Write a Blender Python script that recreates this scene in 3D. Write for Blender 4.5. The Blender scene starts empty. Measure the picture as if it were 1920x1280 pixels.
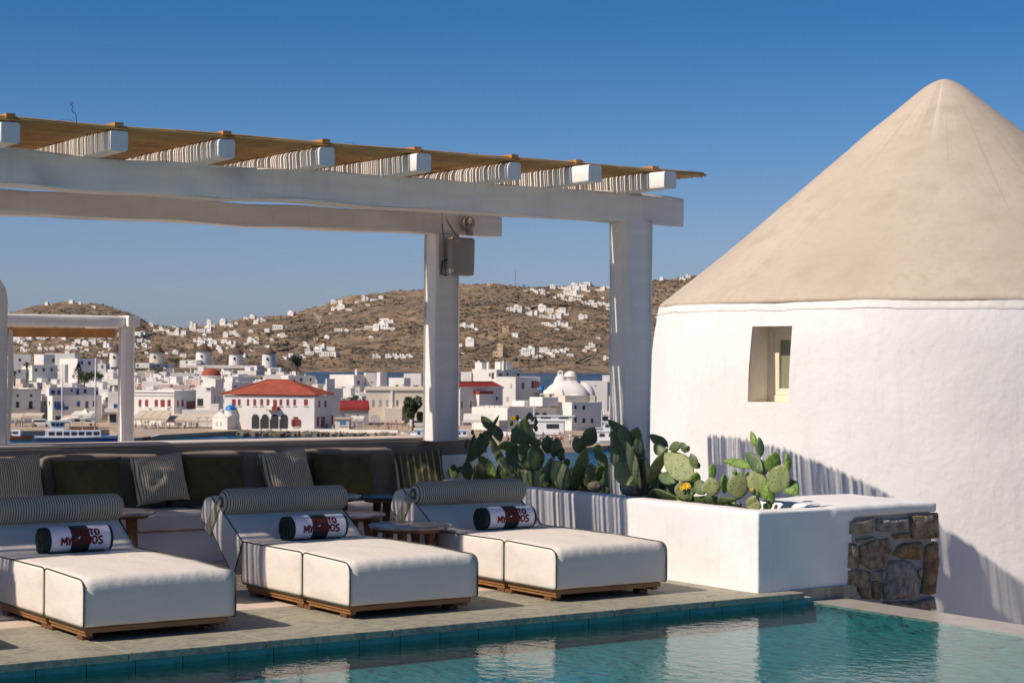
import bpy, bmesh, math, random
import numpy as np
from mathutils import Vector, Matrix, noise
random.seed(7); rnd = random.Random(11)
S = bpy.context.scene; COL = S.collection

# ---------------------------------------------------------------- camera
FPX = 3500.0; CAMH = 1.7
th = math.radians(55.47); roll = math.radians(0.3); HOR = 678.0
pitch = math.atan((HOR-640)/FPX)
F0 = Vector((math.cos(th), math.sin(th), 0)); R0 = Vector((math.sin(th), -math.cos(th), 0)); U0 = Vector((0, 0, 1))
FW = F0*math.cos(pitch)+U0*math.sin(pitch); UP = U0*math.cos(pitch)-F0*math.sin(pitch)
RT = R0*math.cos(roll)+UP*math.sin(roll); UP = UP*math.cos(roll)-R0*math.sin(roll)
CP = Vector((0, 0, CAMH))
cam = bpy.data.objects.new('camera', bpy.data.cameras.new('camera')); COL.objects.link(cam)
cam.matrix_world = Matrix.Translation(CP) @ Matrix((RT, UP, -FW)).transposed().to_4x4()
cam.data.lens = FPX/1920*36; cam.data.clip_end = 40000; cam.data.clip_start = 0.2
cam.data.dof.use_dof = True; cam.data.dof.focus_distance = 12.6; cam.data.dof.aperture_fstop = 11.0
S.camera = cam
# ---------------------------------------------------------------- world, sun, exposure
SUNT = Vector((1, -.08, -.93)).normalized()
W = bpy.data.worlds.new('World'); S.world = W; W.use_nodes = True
nt = W.node_tree; bg = nt.nodes['Background']
sky = nt.nodes.new('ShaderNodeTexSky'); sky.sky_type = 'NISHITA'; sky.sun_disc = False
sky.sun_elevation = math.asin(-SUNT.z); sky.sun_rotation = math.atan2(-SUNT.x, -SUNT.y)
sky.air_density = 1.0; sky.dust_density = 0.3; sky.ozone_density = 2.5; sky.altitude = 10
# deep clear-day sky: the colour falls off evenly from horizon to zenith, the same all the way round
wtc = nt.nodes.new('ShaderNodeTexCoord'); wsp = nt.nodes.new('ShaderNodeSeparateXYZ'); nt.links.new(wtc.outputs['Generated'], wsp.inputs[0])
wcr = nt.nodes.new('ShaderNodeValToRGB'); nt.links.new(wsp.outputs[2], wcr.inputs[0]); el = wcr.color_ramp.elements
el[0].position = 0.0; el[0].color = (.50, .58, .98, 1); el[1].position = .6; el[1].color = (.27, .50, .76, 1)
for ps, c in ((.035, (.58, .66, 1.0)), (.07, (.56, .68, 1.0)), (.12, (.38, .63, .98)), (.18, (.215, .54, .90))):
    x_ = el.new(ps); x_.color = (*c, 1)
wmx = nt.nodes.new('ShaderNodeMix'); wmx.data_type = 'RGBA'; wmx.blend_type = 'MULTIPLY'; wmx.inputs[0].default_value = 1
nt.links.new(sky.outputs[0], wmx.inputs[6]); nt.links.new(wcr.outputs[0], wmx.inputs[7])
nt.links.new(wmx.outputs[2], bg.inputs[0]); bg.inputs[1].default_value = 0.085
sl = bpy.data.lights.new('sun', 'SUN'); sl.energy = 4.9; sl.angle = math.radians(0.5); sl.color = (1, .88, .755)
so = bpy.data.objects.new('sun', sl); COL.objects.link(so); so.rotation_euler = SUNT.to_track_quat('-Z', 'Y').to_euler()
S.view_settings.view_transform = 'Standard'; S.view_settings.look = 'None'
S.view_settings.exposure = 0.0; S.view_settings.gamma = 1.0; S.view_settings.use_curve_mapping = False
S.render.engine = 'CYCLES'
S.cycles.max_bounces = 8; S.cycles.transparent_max_bounces = 12

# ---------------------------------------------------------------- photograph pixel -> place helpers
def ray(x, y):
    x, y = float(x), float(y); return FW+(x-960)/FPX*RT+(640-y)/FPX*UP
def P(x, y, D): return CP+ray(x, y)*float(D)
def gp(x, y, z):
    d = ray(x, y); return CP+d*((z-CAMH)/d.z)
def pY(x, y, Y):
    d = ray(x, y); return CP+d*(Y/d.y)
def pX(x, y, X):
    d = ray(x, y); return CP+d*(X/d.x)
def sstep(a, b, x):
    t = min(1, max(0, (x-a)/(b-a))); return t*t*(3-2*t)

# ---------------------------------------------------------------- materials
M = {}
def mat(name, col, rough=.7, var=.0, vs=3.0, bump=0.0, bs=20.0, col2=None, metal=0.0, spec=.5, fac=None, detail=4, bump2=0, bs2=3, coord='Object', stretch=None):
    m = bpy.data.materials.new(name); m.use_nodes = True; M[name] = m
    n = m.node_tree; b = n.nodes['Principled BSDF']; L = n.links.new
    b.inputs['Roughness'].default_value = rough; b.inputs['Metallic'].default_value = metal
    b.inputs['Specular IOR Level'].default_value = spec
    b.inputs['Base Color'].default_value = (*col, 1)
    tc = n.nodes.new('ShaderNodeTexCoord'); src = tc.outputs[coord]
    if stretch:
        mp = n.nodes.new('ShaderNodeMapping'); L(src, mp.inputs[0]); mp.inputs['Scale'].default_value = stretch; src = mp.outputs[0]
    if var or col2:
        c2 = col2 or tuple(c*(1-var) for c in col)
        t = n.nodes.new('ShaderNodeTexNoise'); L(src, t.inputs['Vector']); t.inputs['Scale'].default_value = vs; t.inputs['Detail'].default_value = detail
        r = n.nodes.new('ShaderNodeMapRange'); L(t.outputs[0], r.inputs[0]); r.inputs[1].default_value = .35; r.inputs[2].default_value = .65
        x = n.nodes.new('ShaderNodeMix'); x.data_type = 'RGBA'; L(r.outputs[0], x.inputs[0])
        x.inputs[6].default_value = (*col, 1); x.inputs[7].default_value = (*c2, 1); L(x.outputs[2], b.inputs['Base Color'])
    prev = None
    for st, sc in ((bump, bs), (bump2, bs2)):
        if st:
            t = n.nodes.new('ShaderNodeTexNoise'); L(src, t.inputs['Vector']); t.inputs['Scale'].default_value = sc; t.inputs['Detail'].default_value = 5
            bp = n.nodes.new('ShaderNodeBump'); bp.inputs['Strength'].default_value = 1; bp.inputs['Distance'].default_value = st
            L(t.outputs[0], bp.inputs['Height'])
            if prev: L(prev.outputs[0], bp.inputs['Normal'])
            prev = bp
    if prev: L(prev.outputs[0], b.inputs['Normal'])
    return m
def stripes(name, c1, c2, axis, pitch, frac, rough=.9):
    m = mat(name, c1, rough, bump=.001, bs=200); n = m.node_tree; L = n.links.new; b = n.nodes['Principled BSDF']
    tc = n.nodes.new('ShaderNodeTexCoord'); sp = n.nodes.new('ShaderNodeSeparateXYZ'); L(tc.outputs['Object'], sp.inputs[0])
    a = n.nodes.new('ShaderNodeMath'); a.operation = 'MULTIPLY'; L(sp.outputs[axis], a.inputs[0]); a.inputs[1].default_value = 1/pitch
    f = n.nodes.new('ShaderNodeMath'); f.operation = 'FRACT'; L(a.outputs[0], f.inputs[0])
    g = n.nodes.new('ShaderNodeMath'); g.operation = 'LESS_THAN'; L(f.outputs[0], g.inputs[0]); g.inputs[1].default_value = frac
    x = n.nodes.new('ShaderNodeMix'); x.data_type = 'RGBA'; L(g.outputs[0], x.inputs[0])
    x.inputs[6].default_value = (*c1, 1); x.inputs[7].default_value = (*c2, 1); L(x.outputs[2], b.inputs['Base Color'])
    return m
mat('white_stucco', (.8, .785, .76), .85, var=.05, vs=1.5, bump=.004, bs=9, bump2=.02, bs2=1.6)
mat('tower_stucco', (.81, .79, .755), .85, var=.09, vs=.8, bump=.005, bs=14, bump2=.016, bs2=2.0)
mat('white_paint', (.82, .78, .73), .75, var=.07, vs=4, bump=.0015, bs=8, stretch=(.5, 3, 3), spec=.25)
mat('reveal_plaster', (.80, .72, .60), .9, var=.12, vs=5, bump=.004, bs=20)
mat('shutter_frame', (.76, .68, .53), .6, var=.08, vs=8)
mat('window_glass', (.22, .23, .16), .25, spec=.6)
mat('reed', (.50, .30, .11), .65, col2=(.34, .19, .07), vs=7, stretch=(1, 10, 10), bump=.002, bs=60)
mat('batten_wood', (.55, .26, .07), .7, col2=(.4, .18, .05), vs=9)
mat('teak', (.34, .16, .055), .55, col2=(.22, .10, .035), vs=6, stretch=(1, 8, 8), bump=.001, bs=80)
mat('dark_teak', (.16, .07, .03), .5, var=.3, vs=8)
mat('canvas_white', (.74, .67, .59), .85, var=.03, vs=6, bump=.0008, bs=500, bump2=.018, bs2=4.5)
mat('piping', (.035, .045, .02), .6)
stripes('ticking', (.52, .465, .35), (.095, .095, .07), 0, .0185, .38)
stripes('ticking_strap', (.56, .50, .37), (.06, .06, .045), 1, .016, .36)
stripes('olive_stripe', (.075, .07, .028), (.26, .24, .12), 0, .06, .3)
mat('olive_cloth', (.085, .078, .025), .9, var=.25, vs=14, bump=.012, bs=6)
mat('brown_cloth', (.21, .175, .14), .95, var=.18, vs=5, bump=.01, bs=5)
mat('towel_white', (.72, .72, .8), .95, bump=.003, bs=160)
mat('towel_dark', (.010, .022, .02), .95, bump=.004, bs=160)
mat('towel_print', (.11, .012, .014), .9)
mat('marble', (.55, .50, .45), .25, col2=(.3, .22, .17), vs=9, detail=8)
mat('black_marble', (.03, .03, .03), .25, var=.5, vs=9)
mat('parapet_shade_tint', (.2, .185, .165), .8, var=.15, vs=3, bump=.003, bs=20)
mat('parapet_sun_tint', (.62, .53, .45), .85, var=.1, vs=3)
mat('deck_plaster', (.62, .50, .40), .9, var=.12, vs=4, bump=.003, bs=30)
mat('grey_plastic', (.30, .27, .24), .5)
mat('black_rubber', (.02, .02, .02), .6)
mat('cable_grey', (.16, .14, .12), .6)
mat('soil', (.12, .085, .06), 1, var=.5, vs=20, bump=.02, bs=30)
mat('pebble', (.45, .42, .38), .9, var=.3, vs=6)
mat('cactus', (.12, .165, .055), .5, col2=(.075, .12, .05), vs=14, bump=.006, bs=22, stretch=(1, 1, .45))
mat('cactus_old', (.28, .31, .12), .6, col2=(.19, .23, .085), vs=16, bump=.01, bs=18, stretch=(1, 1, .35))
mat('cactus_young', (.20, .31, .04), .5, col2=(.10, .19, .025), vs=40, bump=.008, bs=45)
mat('cactus_bark', (.16, .13, .08), .9, var=.4, vs=20, bump=.008, bs=30)
def areoles(name):
    m = M[name]; n = m.node_tree; L = n.links.new; b = n.nodes['Principled BSDF']; tc = n.nodes.new('ShaderNodeTexCoord')
    v = n.nodes.new('ShaderNodeTexVoronoi'); v.inputs['Scale'].default_value = 38; L(tc.outputs['Object'], v.inputs['Vector'])
    r = n.nodes.new('ShaderNodeMapRange'); L(v.outputs['Distance'], r.inputs[0]); r.inputs[1].default_value = .16; r.inputs[2].default_value = .26
    x = n.nodes.new('ShaderNodeMix'); x.data_type = 'RGBA'; L(r.outputs[0], x.inputs[0]); x.inputs[6].default_value = (.035, .04, .015, 1)
    src = b.inputs['Base Color'].links[0].from_socket; L(src, x.inputs[7]); L(x.outputs[2], b.inputs['Base Color'])
for k in ('cactus', 'cactus_old', 'cactus_young'): areoles(k)
mat('petal', (.85, .5, .01), .6); mat('prickly_fruit', (.05, .09, .025), .6)
mat('mortar', (.44, .405, .36), .95, var=.2, vs=8, bump=.01, bs=25)
def stone_mat(name, c, c2):
    return mat(name, c, .85, col2=c2, vs=16, detail=12, bump=.03, bs=30)
stone_mat('stone_brown', (.42, .31, .19), (.13, .095, .06)); stone_mat('stone_grey', (.46, .40, .32), (.17, .15, .13))
stone_mat('stone_ochre', (.42, .25, .11), (.17, .11, .06)); stone_mat('stone_pale', (.46, .36, .25), (.22, .17, .12))

def coping_mat():
    m = mat('green_slate', (.22, .225, .16), .6); n = m.node_tree; L = n.links.new; b = n.nodes['Principled BSDF']
    tc = n.nodes.new('ShaderNodeTexCoord')
    mp = n.nodes.new('ShaderNodeMapping'); mp.inputs['Scale'].default_value = (1.2, 3.2, 1); mp.inputs['Rotation'].default_value = (0, 0, .35); L(tc.outputs['Object'], mp.inputs[0])
    t = n.nodes.new('ShaderNodeTexNoise'); t.inputs['Scale'].default_value = 3.4; t.inputs['Detail'].default_value = 12; t.inputs['Distortion'].default_value = 2.2; t.inputs['Roughness'].default_value = .65; L(mp.outputs[0], t.inputs['Vector'])
    r = n.nodes.new('ShaderNodeValToRGB'); L(t.outputs[0], r.inputs[0]); e = r.color_ramp.elements
    e[0].position = .3; e[0].color = (.16, .145, .12, 1); e[1].position = .7; e[1].color = (.36, .335, .25, 1)
    x = e.new(.47); x.color = (.26, .24, .19, 1); x = e.new(.52); x.color = (.38, .37, .25, 1); x = e.new(.57); x.color = (.265, .245, .19, 1)
    L(r.outputs[0], b.inputs['Base Color'])
    bp = n.nodes.new('ShaderNodeBump'); bp.inputs['Distance'].default_value = .006; L(t.outputs[0], bp.inputs['Height']); L(bp.outputs[0], b.inputs['Normal'])
coping_mat()
mat('pool_tile', (.045, .25, .27), .25, var=.3, vs=12, bump=.001, bs=40)
mat('pool_floor', (.085, .31, .33), .5, var=.2, vs=1.5)
mat('rim_stone', (.42, .38, .32), .35, var=.2, vs=5, stretch=(3, 1, 1), bump=.001, bs=20)
def cone_mat():
    m = mat('cone_plaster', (.5, .41, .32), .85, bump=.004, bs=9, bump2=.015, bs2=1.8); n = m.node_tree; L = n.links.new; b = n.nodes['Principled BSDF']
    tc = n.nodes.new('ShaderNodeTexCoord')
    def ns(sc, det, vec, dist=0):
        t = n.nodes.new('ShaderNodeTexNoise'); t.inputs['Scale'].default_value = sc; t.inputs['Detail'].default_value = det; t.inputs['Distortion'].default_value = dist; L(vec, t.inputs['Vector']); return t.outputs[0]
    def rng(v, a, bb):
        r = n.nodes.new('ShaderNodeMapRange'); L(v, r.inputs[0]); r.inputs[1].default_value = a; r.inputs[2].default_value = bb; return r.outputs[0]
    def mix(f, c1, c2):
        x = n.nodes.new('ShaderNodeMix'); x.data_type = 'RGBA'; L(f, x.inputs[0])
        for s, c in ((6, c1), (7, c2)):
            if isinstance(c, tuple): x.inputs[s].default_value = (*c, 1)
            else: L(c, x.inputs[s])
        return x.outputs[2]
    o = tc.outputs['Object']
    c = mix(rng(ns(.9, 7, o, .8), .3, .7), (.545, .455, .355), (.475, .39, .30))
    c = mix(rng(ns(3.0, 10, o, .3), .52, .80), c, (.42, .34, .25))
    c = mix(rng(ns(14, 8, o, .2), .5, .8), c, (.46, .375, .28))
    # white lime streaks running down from the tip, by angle round the axis
    sp = n.nodes.new('ShaderNodeSeparateXYZ'); L(o, sp.inputs[0])
    at = n.nodes.new('ShaderNodeMath'); at.operation = 'ARCTAN2'; L(sp.outputs[1], at.inputs[0]); L(sp.outputs[0], at.inputs[1])
    cb = n.nodes.new('ShaderNodeCombineXYZ'); L(at.outputs[0], cb.inputs[0])
    zz = n.nodes.new('ShaderNodeMath'); zz.operation = 'MULTIPLY'; L(sp.outputs[2], zz.inputs[0]); zz.inputs[1].default_value = .02; L(zz.outputs[0], cb.inputs[2])
    st = rng(ns(9, 3, cb.outputs[0]), .60, .70)
    top = rng(sp.outputs[2], 4.1, 4.95)
    mu = n.nodes.new('ShaderNodeMath'); mu.operation = 'MULTIPLY'; L(st, mu.inputs[0]); L(top, mu.inputs[1])
    c = mix(mu.outputs[0], c, (.75, .68, .56))
    st2 = rng(ns(17, 2, cb.outputs[0]), .62, .68)
    mu2 = n.nodes.new('ShaderNodeMath'); mu2.operation = 'MULTIPLY'; L(st2, mu2.inputs[0]); mu2.inputs[1].default_value = .35
    c = mix(mu2.outputs[0], c, (.36, .30, .225))
    L(c, b.inputs['Base Color'])
cone_mat()
def weather(name, c2, amt):
    '''faint rain streaks and scuffs on limewash'''
    m = M[name]; n = m.node_tree; L = n.links.new; b = n.nodes['Principled BSDF']; tc = n.nodes.new('ShaderNodeTexCoord')
    mp = n.nodes.new('ShaderNodeMapping'); mp.inputs['Scale'].default_value = (5, 5, .7); L(tc.outputs['Object'], mp.inputs[0])
    t = n.nodes.new('ShaderNodeTexNoise'); t.inputs['Scale'].default_value = 2.2; t.inputs['Detail'].default_value = 9; t.inputs['Roughness'].default_value = .7; L(mp.outputs[0], t.inputs['Vector'])
    r = n.nodes.new('ShaderNodeMapRange'); L(t.outputs[0], r.inputs[0]); r.inputs[1].default_value = .52; r.inputs[2].default_value = .78; r.inputs[4].default_value = amt
    t2 = n.nodes.new('ShaderNodeTexVoronoi'); t2.inputs['Scale'].default_value = 2.6; t2.inputs['Randomness'].default_value = 1; L(tc.outputs['Object'], t2.inputs['Vector'])
    r2 = n.nodes.new('ShaderNodeMapRange'); L(t2.outputs['Distance'], r2.inputs[0]); r2.inputs[1].default_value = .02; r2.inputs[2].default_value = .03; r2.inputs[3].default_value = .5; r2.inputs[4].default_value = 0
    mx = n.nodes.new('ShaderNodeMath'); mx.operation = 'MAXIMUM'; L(r.outputs[0], mx.inputs[0]); L(r2.outputs[0], mx.inputs[1])
    x = n.nodes.new('ShaderNodeMix'); x.data_type = 'RGBA'; L(mx.outputs[0], x.inputs[0]); L(b.inputs['Base Color'].links[0].from_socket, x.inputs[6]); x.inputs[7].default_value = (*c2, 1); L(x.outputs[2], b.inputs['Base Color'])
weather('tower_stucco', (.52, .47, .42), .35); weather('white_stucco', (.52, .48, .43), .3); weather('white_paint', (.45, .41, .37), .35)
# town
mat('town_white', (.8, .755, .69), .85, var=.08, vs=.25, bump=.02, bs=1.5)
mat('town_cream', (.7, .62, .5), .85, var=.08, vs=.3)
mat('town_pink', (.62, .48, .42), .85, var=.1, vs=.3)
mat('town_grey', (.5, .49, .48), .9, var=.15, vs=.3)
mat('hill_white', (.78, .74, .68), .9, var=.1, vs=.2); mat('hill_tan', (.5, .38, .24), .9, var=.15, vs=.2)
mat('dark_opening', (.03, .03, .035), .5); mat('maroon_wood', (.22, .035, .03), .6); mat('blue_wood', (.015, .07, .25), .5)
mat('red_roof', (.36, .075, .035), .8, var=.25, vs=.5, bump=.1, bs=2); mat('maroon_roof', (.3, .03, .025), .7, var=.2, vs=.5)
mat('blue_dome', (.0, .17, .5), .4); mat('thatch', (.15, .105, .07), 1, var=.4, vs=1, bump=.2, bs=3)
mat('awning_cloth', (.62, .52, .40), .9, var=.1, vs=.5); mat('awning_white', (.72, .68, .6), .9)
mat('stone_trim', (.5, .42, .32), .9)
mat('boat_white', (.8, .8, .8), .35); mat('boat_blue', (.01, .05, .25), .35); mat('boat_wood', (.25, .09, .035), .5); mat('orange_buoy', (.8, .15, .03), .5)
mat('quay_ground', (.46, .35, .24), .9, var=.2, vs=.2); mat('quay_stone', (.2, .17, .12), .95, var=.5, vs=.4, bump=.3, bs=1)
mat('scrub', (.085, .065, .035), .95, var=.4, vs=.05); mat('leaf_green', (.07, .10, .03), .8, var=.4, vs=1.5); mat('leaf_dark', (.035, .05, .02), .85, var=.4, vs=1.5); mat('trunk_wood', (.14, .09, .06), .9)
mat('road_dust', (.42, .33, .24), .95, var=.1, vs=.1)
mat('skin', (.45, .27, .18), .6)
for k, c in dict(shirt_white=(.75, .75, .75), shirt_blue=(.08, .17, .4), shirt_red=(.45, .04, .06), shirt_dark=(.04, .04, .06), shirt_yellow=(.7, .5, .02), shirt_pink=(.6, .3, .3), trousers=(.1, .1, .14), shorts=(.4, .35, .3)).items(): mat(k, c, .9)

def hill_mat():
    m = mat('dry_hill', (.27, .18, .1), .95); n = m.node_tree; L = n.links.new; b = n.nodes['Principled BSDF']
    g = n.nodes.new('ShaderNodeNewGeometry'); o = g.outputs['Position']
    def ns(sc, det, rough=.6, dist=0, kind='ShaderNodeTexNoise'):
        t = n.nodes.new(kind); t.inputs['Scale'].default_value = sc; t.inputs['Detail'].default_value = det; t.inputs['Roughness'].default_value = rough
        t.inputs['Distortion'].default_value = dist; L(o, t.inputs['Vector']); return t.outputs[0]
    def rng(v, a, bb):
        r = n.nodes.new('ShaderNodeMapRange'); L(v, r.inputs[0]); r.inputs[1].default_value = a; r.inputs[2].default_value = bb; return r.outputs[0]
    def mix(f, c1, c2):
        x = n.nodes.new('ShaderNodeMix'); x.data_type = 'RGBA'; L(f, x.inputs[0])
        for s, c in ((6, c1), (7, c2)):
            if isinstance(c, tuple): x.inputs[s].default_value = (*c, 1)
            else: L(c, x.inputs[s])
        return x.outputs[2]
    c = mix(rng(ns(.0035, 5), .38, .62), (.64, .435, .25), (.42, .285, .175))
    c = mix(rng(ns(.02, 6, .65, 1.0), .47, .6), c, (.33, .23, .15))
    c = mix(rng(ns(.05, 8, .8), .50, .58), c, (.115, .085, .06))
    c = mix(rng(ns(.045, 8, .85, .5), .57, .68), c, (.72, .54, .37))
    L(c, b.inputs['Base Color'])
    bp = n.nodes.new('ShaderNodeBump'); bp.inputs['Distance'].default_value = 26; L(ns(.03, 9, .78), bp.inputs['Height']); L(bp.outputs[0], b.inputs['Normal'])
hill_mat()
def water_mat(name, tint, sc, dist, base=None, stretch=(1, 1, 1), facmul=1.0):
    m = bpy.data.materials.new(name); m.use_nodes = True; M[name] = m; n = m.node_tree; L = n.links.new
    n.nodes.remove(n.nodes['Principled BSDF']); out = n.nodes['Material Output']
    tc = n.nodes.new('ShaderNodeNewGeometry'); mp = n.nodes.new('ShaderNodeMapping'); mp.inputs['Scale'].default_value = stretch; L(tc.outputs['Position'], mp.inputs[0])
    t = n.nodes.new('ShaderNodeTexNoise'); t.inputs['Scale'].default_value = sc; t.inputs['Detail'].default_value = 3; t.inputs['Roughness'].default_value = .55; L(mp.outputs[0], t.inputs['Vector'])
    bp = n.nodes.new('ShaderNodeBump'); bp.inputs['Distance'].default_value = dist; L(t.outputs[0], bp.inputs['Height'])
    fr = n.nodes.new('ShaderNodeFresnel'); fr.inputs[0].default_value = 1.33; L(bp.outputs[0], fr.inputs[1])
    gl = n.nodes.new('ShaderNodeBsdfGlossy'); gl.inputs['Roughness'].default_value = .02; L(bp.outputs[0], gl.inputs['Normal'])
    if base:
        tr = n.nodes.new('ShaderNodeBsdfDiffuse'); tr.inputs[0].default_value = (*base, 1)
    else:
        tr = n.nodes.new('ShaderNodeBsdfTransparent'); tr.inputs[0].default_value = (*tint, 1)
    mx = n.nodes.new('ShaderNodeMixShader'); fm = n.nodes.new('ShaderNodeMath'); fm.operation = 'MULTIPLY'; fm.inputs[1].default_value = facmul; L(fr.outputs[0], fm.inputs[0]); L(fm.outputs[0], mx.inputs[0]); L(tr.outputs[0], mx.inputs[1]); L(gl.outputs[0], mx.inputs[2]); L(mx.outputs[0], out.inputs[0])
water_mat('pool_water', (.60, .93, .94), 9.0, .0048, stretch=(1.2, 1.0, 1))
water_mat('sea_water', (1, 1, 1), .25, .35, base=(.008, .075, .17), facmul=.3)

# ---------------------------------------------------------------- mesh builder
class MB:
    def __init__(s): s.v = []; s.f = []; s.m = []
    def add(s, vs, fs, mi=0):
        o = len(s.v); s.v += [tuple(v) for v in vs]; s.f += [tuple(i+o for i in f) for f in fs]; s.m += [mi]*len(fs); return s
    def hexa(s, p, mi=0):
        return s.add(p, [(0, 3, 2, 1), (4, 5, 6, 7), (0, 1, 5, 4), (1, 2, 6, 5), (2, 3, 7, 6), (3, 0, 4, 7)], mi)
    def box(s, x0, x1, y0, y1, z0, z1, mi=0):
        return s.hexa([(x0, y0, z0), (x1, y0, z0), (x1, y1, z0), (x0, y1, z0), (x0, y0, z1), (x1, y0, z1), (x1, y1, z1), (x0, y1, z1)], mi)
    def frame(s, o, t, u, w, L, H, D, mi=0):
        """box from corner o along t (L), up u (H), away w (D)"""
        o, t, u, w = Vector(o), Vector(t)*L, Vector(u)*H, Vector(w)*D
        return s.hexa([o, o+t, o+t+w, o+w, o+u, o+t+u, o+t+u+w, o+w+u], mi)
    def tube(s, pts, r, n=8, mi=0, cap=True, sq=1.0):
        pts = [Vector(p) for p in pts]; k = len(pts); rs = r if isinstance(r, (list, tuple)) else [r]*k
        d0 = (pts[1]-pts[0]).normalized(); a = d0.orthogonal().normalized(); vs = []
        for i, p in enumerate(pts):
            d = (pts[min(i+1, k-1)]-pts[max(i-1, 0)]).normalized(); a = (a-d*a.dot(d)).normalized(); b = d.cross(a)
            for j in range(n):
                t = 2*math.pi*j/n; vs.append(p+a*(math.cos(t)*rs[i])+b*(math.sin(t)*rs[i]*sq))
        fs = [(i*n+j, i*n+(j+1) % n, (i+1)*n+(j+1) % n, (i+1)*n+j) for i in range(k-1) for j in range(n)]
        if cap: fs += [tuple(reversed(range(n))), tuple(range((k-1)*n, k*n))]
        return s.add(vs, fs, mi)
    def lathe(s, prof, c=(0, 0, 0), n=24, mi=0, a0=0, a1=2*math.pi):
        full = abs(a1-a0-2*math.pi) < 1e-6; m = n if full else n+1; vs = []
        for r, z in prof:
            for j in range(m):
                t = a0+(a1-a0)*j/n; vs.append((c[0]+r*math.cos(t), c[1]+r*math.sin(t), c[2]+z))
        fs = [(i*m+j, i*m+(j+1) % m, (i+1)*m+(j+1) % m, (i+1)*m+j) for i in range(len(prof)-1) for j in range(n)]
        return s.add(vs, fs, mi)
    def ball(s, c, rx, ry, rz, n=10, k=6, mi=0, mtx=None):
        vs = []; c = Vector(c)
        for i in range(k+1):
            ph = math.pi*i/k
            for j in range(n):
                t = 2*math.pi*j/n; v = Vector((rx*math.sin(ph)*math.cos(t), ry*math.sin(ph)*math.sin(t), rz*math.cos(ph)))
                if mtx: v = mtx @ v
                vs.append(c+v)
        return s.add(vs, [(i*n+j, (i+1)*n+j, (i+1)*n+(j+1) % n, i*n+(j+1) % n) for i in range(k) for j in range(n)], mi)
    def prism(s, poly, ext, mi=0):
        """poly: 3D points; extruded by ext"""
        n = len(poly); a = [Vector(p) for p in poly]; b = [p+Vector(ext) for p in a]
        return s.add(a+b, [tuple(range(n)), tuple(reversed(range(n, 2*n)))]+[(i, (i+1) % n+0, (i+1) % n+n, i+n)[::-1] for i in range(n)], mi)
    def mesh(s, name, mats, smooth=False):
        me = bpy.data.meshes.new(name); me.from_pydata(s.v, [], s.f)
        for m in (mats if isinstance(mats, (list, tuple)) else [mats]): me.materials.append(M[m])
        for p, i in zip(me.polygons, s.m): p.material_index = i; p.use_smooth = smooth
        bm = bmesh.new(); bm.from_mesh(me); bmesh.ops.remove_doubles(bm, verts=bm.verts, dist=1e-5); bmesh.ops.recalc_face_normals(bm, faces=bm.faces); bm.to_mesh(me); bm.free()
        return me
def link(name, me, parent=None, loc=None, rot=None):
    o = bpy.data.objects.new(name, me); COL.objects.link(o)
    if parent: o.parent = parent
    if loc is not None: o.location = loc
    if rot is not None: o.rotation_euler = rot
    return o
def put(name, mb, mats, parent=None, smooth=False, bevel=0, seg=2, loc=None, rot=None, auto=False):
    o = link(name, mb.mesh(name, mats, smooth), parent, loc, rot)
    if bevel:
        b = o.modifiers.new('b', 'BEVEL'); b.width = bevel; b.segments = seg; b.limit_method = 'ANGLE'; b.angle_limit = math.radians(40)
        if auto: b.harden_normals = False
    return o
def tag(o, label, cat, group=None, kind=None):
    if label: o['label'] = label
    if cat: o['category'] = cat
    if group: o['group'] = group
    if kind: o['kind'] = kind
    return o
def thing(name, label, cat, loc=(0, 0, 0), rz=0, group=None):
    o = bpy.data.objects.new(name, None); COL.objects.link(o); o.location = loc; o.rotation_euler = (0, 0, rz); o.empty_display_size = .1
    return tag(o, label, cat, group)
def struct(name, mb, mats, **k):
    o = put(name, mb, mats, **k); o['kind'] = 'structure'; return o
def smooth_by_angle(o, ang=40):
    me = o.data
    for p in me.polygons: p.use_smooth = True
    bm = bmesh.new(); bm.from_mesh(me)
    for e in bm.edges:
        if len(e.link_faces) == 2 and e.calc_face_angle(0) > math.radians(ang): e.smooth = False
    bm.to_mesh(me); bm.free()
def copy_tree(o, parent=None):
    c = o.copy(); COL.objects.link(c); c.parent = parent
    for ch in o.children: copy_tree(ch, c)
    return c
# ================================================================ LARGE STRUCTURE NEAR THE CAMERA
# pool, deck, coping
WZ = -.085
mb = MB(); mb.add([(-14, 0.4, WZ), (9.79, 0.4, WZ), (9.79, 10.21, WZ), (-14, 10.21, WZ)], [(0, 1, 2, 3)])
pw = struct('pool_water', mb, 'pool_water')
mb = MB(); mb.box(-14, 9.9, 0.2, 10.4, -.6, -.225); struct('pool_floor', mb, 'pool_floor')
mb = MB(); mb.box(9.78, 10.2, -3, 10.33, -3.0, -.088); struct('pool_overflow_rim', mb, 'rim_stone', bevel=.012)
mb = MB(); mb.box(-14, 9.78, .15, .4, -1.45, -.02); struct('pool_near_wall', mb, 'pool_floor')
mb = MB(); mb.box(-14, 9.78, 10.24, 10.5, -.5, -.045); pwl = struct('pool_wall', mb, 'mortar')
tl = MB(); tl.box(.003, .297, 10.222, 10.24, -.24, -.047); tme = tl.mesh('tile', 'pool_tile')
for i in range(36): link('tile', tme, pwl, loc=(-1.2+.3*i+.18, 0, 0))
mb = MB(); mb.box(-14, 9.3, 11.56, 17.2, -.3, -.003); struct('deck', mb, 'deck_plaster')
cp = MB(); cp.box(-14, 9.62, 10.24, 11.55, -.3, -.046); cps = struct('pool_coping', cp, 'mortar')
mb = MB(); mb.box(9.765, 9.779, .41, 10.22, -1.45, -.10); struct('pool_side_wall', mb, 'pool_tile')
xs = [-2.7+.89*i+.0 for i in range(0, 15)]
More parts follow.
